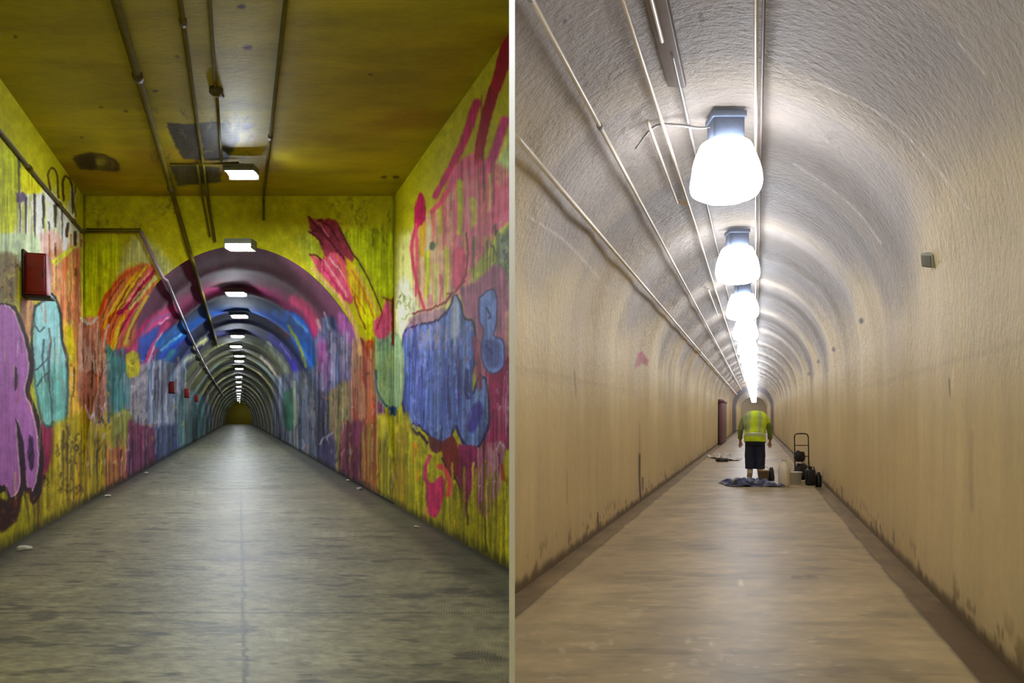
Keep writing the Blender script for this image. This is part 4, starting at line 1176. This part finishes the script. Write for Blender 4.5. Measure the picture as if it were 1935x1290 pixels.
def bag_bm(seed):
    r = random.Random(seed); ph = [r.random() * 6.28 for _ in range(4)]
    def wob(a, z):
        low = max(0, min(1, (-z - .05) / .4))
        return .02 * math.sin(3 * a + ph[0]) + (.01 + .04 * low) * math.sin(7 * a + ph[1] + z * 9) + .025 * low * math.sin(12 * a + ph[2])
    prof = [(.0, .03), (.14, .03), (.184, .015), (.206, -.03), (.232, -.09), (.254, -.16), (.264, -.22), (.27, -.28), (.262, -.335), (.236, -.38), (.17, -.41), (.08, -.425), (0, -.428)]
    q = catmull(prof, 2)
    bm = bmesh.new(); add_lathe(bm, [(max(p_[0], 0), p_[1]) for p_ in q], n=24, wob=wob)
    bmesh.ops.remove_doubles(bm, verts=bm.verts, dist=.0005)
    return bm


ord_ = ['nearest', 'second', 'third', 'fourth', 'fifth', 'sixth', 'seventh', 'eighth', 'ninth', 'tenth', 'eleventh', 'twelfth']
LGR = 'bagged lamps along the crown of the cream tunnel'
crown = RSP + RR
protos = []
for i in range(-2, 24):
    y = 6.15 + 3.80 * i
    if i == -2: y = -1.4
    if i == 4: y += .3
    loc = RP(RC, y, crown - .29)
    if i < 0: lab = ['bagged lamp hanging over the fork between the two tunnels', 'bagged lamp at the blind rear end of the cream tunnel'][i + 1]
    elif i < 12: lab = f'{ord_[i]} glowing white plastic-bagged lamp in the row along the cream vault'
    else: lab = 'far bagged lamp merging into the white streak of lights down the cream tunnel'
    if len(protos) < 3:
        t = empty('bagged_lamp', loc, lab, 'lamp', LGR)
        link('plastic_bag', bag_bm(i + 5), M['lamp_bag'], t)
        bm = bmesh.new(); add_box(bm, (0, 0, .115), (.24, .22, .18), bev=.02); add_box(bm, (0, 0, .215), (.26, .25, .05), bev=.01)
        link('lamp_housing', bm, M['housing'], t)
        bm = bmesh.new(); add_lathe(bm, [(.012, -.41), (.02, -.425), (.016, -.45), (0, -.455)], c=(-.02, -.1, .04), n=10)
        link('bag_knot', bm, M['grey_metal'], t)
        protos.append(t)
    else:
        t = copy_tree(protos[i % 3]); t.location = loc; t['label'] = lab; t.rotation_euler.z = 0.0
# conduits of the cream passage
CM_ = M['cream_metal']
CG = 'cream overpainted conduits along the cream vault'
def run(ratio, r, y0, y1, m=CM_, label='', coup=(), cm=None, wave=0.0, group=CG, name='vault_conduit'):
    a, z = rv(ratio, r + .078)
    ymin = max(y0, (0.016 - a) / SR)
    ys_ = np.concatenate([[ymin], depth_steps(max(ymin + .1, 1.0), y1, 14)])
    pts = [RP(a + wave * math.sin(y * .9), y, z + wave * .5 * math.sin(y * .7 + 1)) for y in ys_]
    return pipe(name, pts, r, m, label, 'pipe', group, coup, cm)
run(-453 / 529, .018, -2, 60, label='lowest and thickest cream conduit on the left side of the cream vault', coup=[(.84, .5)], wave=.0)
run(-184 / 342, .0145, -2, 60, label='cream conduit running unbroken along the vault, second up from the left wall', coup=[(.10, .07), (.40, .07)], cm=M['grey_metal'], wave=.0)
run(-.318, .0145, -2, 50, label='cream conduit close to the left of the lamps, ending behind their glow', wave=.004)
run(-.368, .012, 5.85, 8.1, label='short cream conduit piece beside the nearest bagged lamp', wave=.0)
run(-.375, .012, 13.5, 17.0, label='short grey conduit piece left of the third bagged lamp')
run(-.2305, .013, 4.9, 20, label='slim grey conduit leading out from under the brown raceway behind the lamps', m=M['grey_metal'])
run(.0, .014, -2, 40, label='straight two-tone conduit right beside the row of bagged lamps', m=CM_, coup=[(.24, .09)], cm=M['raceway'])
run(.019, .010, -2, 22, label='thin darker conduit hugging the straight one beside the bagged lamps', m=M['raceway'])
# raceway
a, z = rv(-.238, .075)
t = empty('raceway', (0, 0, 0), 'broad brown-grey raceway strip on the vault ending short of the nearest lamp', 'cable duct')
ang = math.atan2(z - RSP, a - RC)
rot = Matrix.Rotation(-(math.pi / 2 - ang), 3, 'Y')
bm = bmesh.new()
for y0_, y1_ in ((1.6, 5.45),):
    p0, p1 = Vector(RP(a, y0_, z)), Vector(RP(a, y1_, z))
    add_box(bm, (p0 + p1) / 2, (.125, (p1 - p0).length, .035), Matrix.Rotation(-math.atan(SR), 3, 'Z') @ rot, bev=.006)
link('duct', bm, M['raceway'], t)
bm = bmesh.new(); add_tube(bm, [RP(a - .02, 1.8, z - .03), RP(a - .02, 4.75, z - .03)], .012); link('rider_pipe', bm, CM_, t)
# looping cable to the nearest lamp
c = [(-.80, 6.02, .16), (-.66, 6.05, .03), (-.50, 6.1, .05), (-.33, 6.15, .09), (-.22, 6.15, .09)]
pts = []
for dxx, y, dd in c:
    a = RC + dxx + .12; zz = RSP + math.sqrt(RR ** 2 - (a - RC) ** 2) - .05
    pts.append(RP(a, y, zz - dd * .9))
bm = bmesh.new(); add_tube(bm, catmull(pts, 6), [.006 + .006 * math.sin(math.pi * i / 24) for i in range(25)]); tag(link('lamp_cable', bm, M['grey_metal']), 'loose grey cable running sideways to the nearest bagged lamp', 'cable')
# small bars carrying pipe joints
for y, lab in ((8.3, 'small grey mounting plate joining the conduits left of the second bagged lamp'),):
    a, z = rv(-.35, .03); bm = bmesh.new(); add_box(bm, RP(a, y, z), (.16, .10, .02), Matrix.Rotation(-(math.pi / 2 - math.atan2(z - RSP, a - RC)), 3, 'Y'), bev=.004)
    tag(link('mounting_plate', bm, CM_), lab, 'bracket')
# grey square plate on the right haunch
def on_right(px, py, off):
    r = (px - 1428) / (HZ - py); a, z = rv(r, off); y = F * a / (px - 1428); return a, y, z
a, y, z = on_right(1758, 491, .03)
phi = math.atan2(max(z - RSP, 0), a - RC)
t = empty('cover_plate', RP(a, y, z), 'small grey square plate turned on its corner, high on the right of the cream vault', 'plate')
R_ = Matrix.Rotation(-phi, 3, 'Y') @ Matrix.Rotation(math.radians(14), 3, 'X')
bm = bmesh.new(); add_box(bm, (0, 0, 0), (.06, .15, .10), R_, bev=.006); link('plate_box', bm, M['plate'], t)
bm = bmesh.new(); add_box(bm, R_ @ Vector((-.033, 0, 0)), (.008, .12, .08), R_, bev=.002); link('plate_lid', bm, M['housing_l'], t)

# maroon door recess on the left, deep in the cream passage
t = empty('recess_panel', RP(RWL + .03, 40.5, 0), 'dull maroon door panel on the left wall, deep in the cream tunnel', 'door')
bm = bmesh.new(); add_box(bm, (.09 + SR * 0, 0, 1.0), (.14, 6.0, 2.0), Matrix.Rotation(-math.atan(SR), 3, 'Z'), bev=.02); link('door_leaf', bm, M['maroon'], t)
bm = bmesh.new(); add_box(bm, (.10, 0, 2.06), (.2, 6.2, .12), Matrix.Rotation(-math.atan(SR), 3, 'Z')); link('door_head', bm, M['maroon'], t)
# pale sheet heap by the left wall
def heap(name, s, m, seed, label, cat, loc, n=40, hgt=.12, paint=None):
    bm = bmesh.new(); vv = []
    for i in range(n + 1):
        for j in range(n + 1):
            x, y = i / n - .5, j / n - .5
            e = max(abs(x), abs(y)) * 2
            k = mnoise.noise(Vector((x * 5 + seed, y * 5, seed))) ; k2 = mnoise.noise(Vector((x * 13 + seed, y * 11, seed + 4)))
            z = max(0.004, hgt * (.45 + k * .9 + k2 * .3) * (1 - e ** 4 * .75))
            w = 1 + .12 * mnoise.noise(Vector((x * 3, y * 3, seed + 9)))
            vv.append(bm.verts.new((x * s[0] * w, y * s[1] * w, z)))
    for i in range(n):
        for j in range(n):
            a_ = i * (n + 1) + j
            bm.faces.new((vv[a_], vv[a_ + n + 1], vv[a_ + n + 2], vv[a_ + 1]))
    for v_ in [vv[i] for i in range(len(vv))]: pass
    o = link(name, bm, m); o.location = loc
    if paint:
        me = o.data; at = me.color_attributes.new('paint', 'FLOAT_COLOR', 'POINT')
        arr = np.ones((len(me.vertices), 4), np.float32)
        for i, v_ in enumerate(me.vertices): arr[i, :3] = lin(paint(v_.co))
        at.data.foreach_set('color', arr.ravel())
    return tag(o, label, cat)
heap('plastic_sheet', (.55, 2.2), M['wplastic'], 3, 'pale plastic sheet heaped at the foot of the left wall behind the worker', 'sheet', RP(-1.0, 24.5, 0), hgt=.22)
bm = bmesh.new(); add_lathe(bm, [(.0, 0), (.11, 0), (.12, .03), (.10, .10), (0, .11)], n=16); o = tag(link('dark_tray', bm, M['steel']), 'small dark tray on the floor by the pale plastic sheet', 'tray'); o.location = RP(-.98, 23.0, 0); o.scale = (1.6, 1.2, 1)

# ------------------------------------------------------------------ worker's kit
def tarp_col(c):
    k = mnoise.noise(Vector((c.x * 7, c.y * 5, 3)))
    if c.y < -.22: return (32, 38, 70)
    if k > .12: return (150, 156, 178)
    if k < -.15: return (44, 52, 100)
    return (96, 106, 150)
heap('ground_sheet', (.96, .95), M['tarp'], 8, 'crumpled blue and grey ground sheet on the floor at the worker\'s feet', 'sheet', RP(-.13, 15.15, 0.001), n=60, hgt=.15, paint=tarp_col)
# dark shoe-like pouch standing at the left of the sheet
bm = bmesh.new(); add_lathe(bm, [(0, 0), (.055, 0), (.06, .08), (.045, .2), (.03, .26), (0, .27)], n=14); o = tag(link('dark_bottle', bm, M['steel']), 'slim dark bottle standing at the right end of the ground sheet', 'bottle'); o.location = RP(.30, 15.45, .05)
# tan paint bucket
t = empty('paint_bucket', RP(.15, 15.35, .06), 'small tan bucket standing on the ground sheet in front of the worker', 'bucket')
bm = bmesh.new(); add_lathe(bm, [(0, 0), (.085, 0), (.105, .19), (.112, .19), (.112, .205), (.096, .205), (.085, .02), (0, .02)], n=22); link('bucket_body', bm, M['tan'], t)
bm = bmesh.new(); add_tube(bm, [(.108 * math.cos(a), .0, .19 + .09 * math.sin(a)) for a in np.linspace(0, math.pi, 12)], .004, 6); link('bucket_handle', bm, M['steel'], t)
# tall cream jug
t = empty('plastic_jug', RP(.53, 14.95, 0), 'tall cream plastic jug standing right of the ground sheet', 'jug')
bm = bmesh.new(); add_lathe(bm, [(0, 0), (.095, 0), (.105, .02), (.105, .30), (.095, .36), (.05, .43), (.035, .45), (.035, .48), (0, .48)], n=20, wob=lambda a, z: .05 * math.cos(4 * a)); link('jug_body', bm, M['jug'], t)
bm = bmesh.new(); add_lathe(bm, [(.04, .475), (.04, .51), (0, .512)], n=16); link('jug_cap', bm, M['wplastic'], t)
bm = bmesh.new(); add_tube(bm, catmull([(.04, 0, .45), (.10, 0, .44), (.125, 0, .37), (.10, 0, .30)], 5), .013, 8); link('jug_handle', bm, M['jug'], t)
# white bucket
t = empty('white_bucket', RP(.76, 15.3, 0), 'white bucket on the floor between the cream jug and the hand truck', 'bucket')
bm = bmesh.new(); add_lathe(bm, [(0, 0), (.10, 0), (.12, .22), (.128, .22), (.128, .24), (.11, .24), (.10, .02), (0, .02)], n=22); link('bucket_body', bm, M['wplastic'], t)
bm = bmesh.new(); add_tube(bm, [(.124 * math.cos(a), .0, .22 - .07 * math.sin(a)) for a in np.linspace(0, math.pi, 12)], .004, 6); link('bucket_handle', bm, M['steel'], t)
# hand truck with black gear
HX, HY = .93, 16.0
t = empty('hand_truck', RP(HX, HY, 0), 'black upright hand truck loaded with gear beside the right wall', 'hand truck')
bm = bmesh.new()
for sx in (-.14, .14): add_tube(bm, [(sx, .0, .10), (sx, .02, .5), (sx, .04, .90)], .013, 8)
add_tube(bm, catmull([(-.14, .04, .88), (-.10, .045, .95), (.10, .045, .95), (.14, .04, .88)], 5), .013, 8)
for z in (.3, .5, .72): add_tube(bm, [(-.14, .02, z), (.14, .02, z)], .009, 8)
link('truck_frame', bm, M['steel'], t)
bm = bmesh.new(); add_box(bm, (0, -.11, .045), (.32, .24, .012), bev=.003); link('toe_plate', bm, M['steel'], t)
for sx in (-.19, .19):
    bm = bmesh.new(); add_lathe(bm, [(0, -.025), (.07, -.025), (.095, -.02), (.10, 0), (.095, .02), (.07, .025), (0, .025)], n=20)
    bmesh.ops.rotate(bm, verts=bm.verts, cent=(0, 0, 0), matrix=Matrix.Rotation(math.pi / 2, 3, 'Y'))
    bmesh.ops.translate(bm, verts=bm.verts, vec=(sx, .05, .102)); link('wheel', bm, M['rubber'], t)
def lumpy(name, s, m, seed, label, cat, loc, sub=3):
    bm = bmesh.new(); bmesh.ops.create_icosphere(bm, subdivisions=sub, radius=1)
    for v_ in bm.verts:
        k = 1 + .35 * mnoise.noise(v_.co * 1.6 + Vector((seed, 0, 0))) + .12 * mnoise.noise(v_.co * 4 + Vector((seed, 2, 0)))
        v_.co = Vector((v_.co.x * s[0] * k, v_.co.y * s[1] * k, max(v_.co.z * k, -.85) * s[2]))
    mz = min(v_.co.z for v_ in bm.verts)
    bmesh.ops.translate(bm, verts=bm.verts, vec=(0, 0, -mz))
    o = link(name, bm, m); o.location = loc; return tag(o, label, cat)
lumpy('black_bag', (.13, .10, .17), M['black'], 5, 'black tool bag slumped on the toe plate of the hand truck', 'bag', RP(HX - .03, HY - .13, .052))
lumpy('coiled_hose', (.11, .06, .12), M['black'], 9, 'dark bundle of hose hung at mid height on the hand truck', 'hose', RP(HX - .05, HY - .09, .40))
t = empty('black_canister', RP(1.03, 15.05, 0), 'black canister with a spout standing in front of the hand truck by the right wall', 'canister')
bm = bmesh.new(); add_box(bm, (0, 0, .15), (.16, .16, .30), bev=.03); link('canister_body', bm, M['black'], t)
bm = bmesh.new(); add_tube(bm, [(0, 0, .29), (.0, 0, .34), (-.04, 0, .37)], .022, 10); link('spout', bm, M['steel'], t)
bm = bmesh.new(); add_tube(bm, catmull([(.05, -.05, .29), (.05, -.05, .34), (.05, .06, .34), (.05, .06, .29)], 4), .01, 8); link('canister_handle', bm, M['black'], t)
bm = bmesh.new(); add_lathe(bm, [(0, 0), (.055, 0), (.06, .02), (.06, .2), (.03, .25), (.03, .28), (0, .28)], n=16); o = tag(link('spray_bottle', bm, M['black']), 'small black bottle at the foot of the right wall beside the canister', 'bottle'); o.location = RP(1.19, 15.1, -.034)

# ------------------------------------------------------------------ the worker, seen from behind, bending forward
def skin(name, chains, m, parent, sub=2, root=0):
    verts, edges, rad = [], [], []
    idx = {}
    for ch in chains:
        prev = None
        for (p, r) in ch:
            key = tuple(round(c_, 4) for c_ in p)
            if key not in idx:
                idx[key] = len(verts); verts.append(p); rad.append(r if isinstance(r, tuple) else (r, r))
            i = idx[key]
            if prev is not None and prev != i: edges.append((prev, i))
            prev = i
    me = bpy.data.meshes.new(name); me.from_pydata(verts, edges, [])
    o = bpy.data.objects.new(name, me); C.objects.link(o)
    md = o.modifiers.new('Skin', 'SKIN'); md.use_smooth_shade = True
    for i, sv in enumerate(me.skin_vertices[0].data):
        sv.radius = rad[i]; sv.use_root = (i == root); sv.use_loose = False
    if sub:
        ss = o.modifiers.new('Sub', 'SUBSURF'); ss.levels = sub; ss.render_levels = sub
    dg = bpy.context.evaluated_depsgraph_get()
    me2 = bpy.data.meshes.new_from_object(o.evaluated_get(dg))
    for p_ in me2.polygons: p_.use_smooth = True
    me2.materials.clear(); me2.materials.append(m)
    bpy.data.objects.remove(o)
    me2.name = name
    o2 = bpy.data.objects.new(name, me2); C.objects.link(o2)
    if parent: o2.parent = parent
    return o2


W = empty('person', RP(-.02, 16.75, 0), 'worker in a yellow-green high-visibility jacket and navy trousers bending over, seen from behind', 'person')
W.rotation_euler.z = -math.atan(SR)
hipz = .86
J = dict(pel=(0, 0, hipz), sp1=(0, .09, hipz + .16), sp2=(0, .22, hipz + .30), ch=(0, .34, hipz + .41), nk=(0, .46, hipz + .46), nk2=(0, .54, hipz + .44), hd=(0, .63, hipz + .42), hd2=(0, .71, hipz + .36))
chains = [[(J['pel'], (.14, .11)), (J['sp1'], (.14, .105)), (J['sp2'], (.15, .11)), (J['ch'], (.15, .11)), (J['nk'], .065), (J['nk2'], .055), (J['hd'], .085), (J['hd2'], .07)]]
for s in (-1, 1):
    chains.append([(J['pel'], (.14, .11)), ((s * .10, -.01, hipz - .06), .10), ((s * .10, .05, .48), .068), ((s * .10, .0, .27), .058), ((s * .10, -.02, .09), .042), ((s * .13, .08, .04), .04), ((s * .135, .17, .03), .03)])
    sh = (s * .19, .40, hipz + .40)
    el = (s * .30, .42, hipz + .12); wr = (s * .31, .56, hipz - .08)
    chains.append([(J['ch'], (.15, .11)), (sh, .062), (el, .046), (wr, .03), ((s * .31, .60, hipz - .14), (.034, .022))])
body = skin('body', chains, M['skin'], W)
# hands with separate fingers, closed loosely
for s in (-1, 1):
    pc = Vector((s * .31, .60, hipz - .14))
    hand = [[((pc.x, pc.y - .03, pc.z + .05), (.024, .02)), (tuple(pc), (.032, .018))]]
    for k, (off, ln) in enumerate([(-.026, .062), (-.009, .070), (.009, .066), (.026, .052)]):
        b0 = pc + Vector((off, .012, -.03))
        hand.append([(tuple(pc), (.032, .018)), (tuple(b0), .0095), (tuple(b0 + Vector((0, .018, -ln * .45))), .009), (tuple(b0 + Vector((0, .006, -ln * .85))), .008), (tuple(b0 + Vector((0, -.014, -ln))), .007)])
    th0 = pc + Vector((-s * .03, .0, .01))
    hand.append([(tuple(pc), (.032, .018)), (tuple(th0), .011), (tuple(th0 + Vector((-s * .018, .012, -.03))), .010), (tuple(th0 + Vector((-s * .014, .02, -.055))), .008)])
    skin('hand', hand, M['skin'], W, sub=1)
# face: nose, brow, ears, mouth on the downturned head
bm = bmesh.new()
hc = Vector((0, .67, hipz + .37)); fwd = Vector((0, .62, -.78)); upv = Vector((0, .78, .62))
def blob(bm, c_, r, sc3=(1, 1, 1)):
    rr = bmesh.ops.create_uvsphere(bm, u_segments=12, v_segments=8, radius=r, matrix=Matrix.Translation(c_) @ Matrix.Diagonal((*sc3, 1)))
blob(bm, hc + fwd * .085, .016, (1, 1, 1.6)); blob(bm, hc + fwd * .05, .06, (1, 1, 1))
for s in (-1, 1): blob(bm, hc + Vector((s * .084, 0, 0)), .022, (.5, 1, 1.3))
link('face', bm, M['skin'], W)
bm = bmesh.new()
for s in (-1, 1): blob(bm, hc + fwd * .1 + upv * .02 + Vector((s * .028, 0, 0)), .008)
blob(bm, hc + fwd * .105 - upv * .035, .012, (1.6, .6, .5)); link('eyes_and_mouth', bm, M['hair'], W)
bm = bmesh.new(); bmesh.ops.create_icosphere(bm, subdivisions=3, radius=.098, matrix=Matrix.Translation(Vector((0, .635, hipz + .425))) @ Matrix.Diagonal((.92, 1.0, .86, 1))); link('hair', bm, M['hair'], W)


def loft(rings, n=36):
    """rings: (centre, right-radius, depth-radius, pitch) -> list of vert rings in a bmesh"""
    bm = bmesh.new(); R = []
    for (c_, rx, ry, pit) in rings:
        d1 = Vector((1, 0, 0)); d2 = Vector((0, math.cos(pit), -math.sin(pit)))
        ring = []
        for k in range(n):
            a = 2 * math.pi * k / n
            f = 1 + .02 * math.sin(5 * a + c_[2] * 20) + .012 * math.sin(9 * a - c_[2] * 31)
            ring.append(bm.verts.new(Vector(c_) + d1 * rx * f * math.copysign(abs(math.cos(a)) ** .85, math.cos(a)) + d2 * ry * f * math.copysign(abs(math.sin(a)) ** .85, math.sin(a))))
        R.append(ring)
    for a_, b_ in zip(R[:-1], R[1:]):
        for k in range(n): bm.faces.new((a_[k], a_[(k + 1) % n], b_[(k + 1) % n], b_[k]))
    bm.faces.new(R[-1])
    return bm


rings = []
base = [(0, -.03, hipz - .10), (0, -.01, hipz + .02), (0, .06, hipz + .14), (0, .15, hipz + .26), (0, .27, hipz + .36), (0, .38, hipz + .43), (0, .45, hipz + .455), (0, .50, hipz + .45)]
rxs = [.225, .215, .215, .235, .262, .25, .16, .10]; rys = [.175, .16, .155, .165, .165, .15, .10, .08]; pits = [.15, .35, .6, .75, .95, 1.2, 1.4, 1.5]
q = catmull([(*b_, rxs[i], rys[i], pits[i]) for i, b_ in enumerate(base)], 4)
jk = loft([((x_[0], x_[1], x_[2]), x_[3], x_[4], x_[5]) for x_ in q])
for s in (-1, 1):
    add_tube(jk, catmull([(s * .16, .38, hipz + .40), (s * .235, .40, hipz + .36), (s * .29, .41, hipz + .20), (s * .305, .43, hipz + .10), (s * .31, .52, hipz - .03)], 4), [.075] * 5 + [.066] * 4 + [.058] * 4 + [.05] * 4, 14)
o = link('jacket', jk, M['vest'], W)
me = o.data; at = me.color_attributes.new('paint', 'FLOAT_COLOR', 'POINT'); arr = np.ones((len(me.vertices), 4), np.float32)
for i, v_ in enumerate(me.vertices):
    x, y, z = v_.co
    c_ = (206, 228, 30)
    k = mnoise.noise(v_.co * 6)
    if abs(x) > .23 and z < hipz + .3 and y > .3: c_ = (120, 132, 60)        # darker sleeves
    if .085 < abs(x + .01) < .15 and hipz + .06 < z and y < .45 and abs(x) < .2: c_ = (172, 184, 120)
    if x < -.16 and z > hipz + .15: c_ = (150, 164, 110)
    arr[i, :3] = lin(np.array(c_) * (1 + .2 * k))
at.data.foreach_set('color', arr.ravel())
# reflective hem band and shoulder straps
qb = [x_ for x_ in q if x_[2] < hipz + .04][2:4]
sb = loft([((x_[0], x_[1], x_[2]), x_[3] + .006, x_[4] + .006, x_[5]) for x_ in q[3:6]]); 
link('reflective_band', sb, M['strip'], W)
# trousers
tr = bmesh.new()
bmtmp = [((0, -.02, hipz + .06), .19, .145, .1), ((0, -.02, hipz - .04), .205, .165, .05), ((0, -.01, hipz - .16), .20, .16, 0)]
tr = loft(bmtmp, 30)
for s in (-1, 1):
    add_tube(tr, catmull([(s * .08, -.01, hipz - .08), (s * .088, .0, .62), (s * .096, .03, .46), (s * .096, .0, .32), (s * .096, -.01, .20)], 4), [.118] * 4 + [.115] * 5 + [.108] * 4 + [.104] * 4, 16)
link('trousers', tr, M['navy'], W)
for s in (-1, 1):
    bm = bmesh.new(); add_tube(bm, [(s * .10, -.015, .24), (s * .102, -.02, .14), (s * .105, -.01, .08)], [.062, .058, .056], 14); link('sock', bm, M['sock'], W)
    bm = bmesh.new()
    add_tube(bm, catmull([(s * .104, -.09, .055), (s * .106, -.03, .065), (s * .115, .08, .055), (s * .125, .18, .04), (s * .128, .21, .035)], 4), [.035, .05, .052, .054, .055, .055, .054, .053, .052, .05, .048, .046, .044, .042, .036, .03, .02], 14)
    for v_ in bm.verts: v_.co.z = max(v_.co.z, .004)
    b_ = link('boot', bm, M['boot'], W)
    bm = bmesh.new(); add_box(bm, (s * .115, .06, .012), (.10, .30, .022), bev=.008); link('sole', bm, M['rubber'], b_)
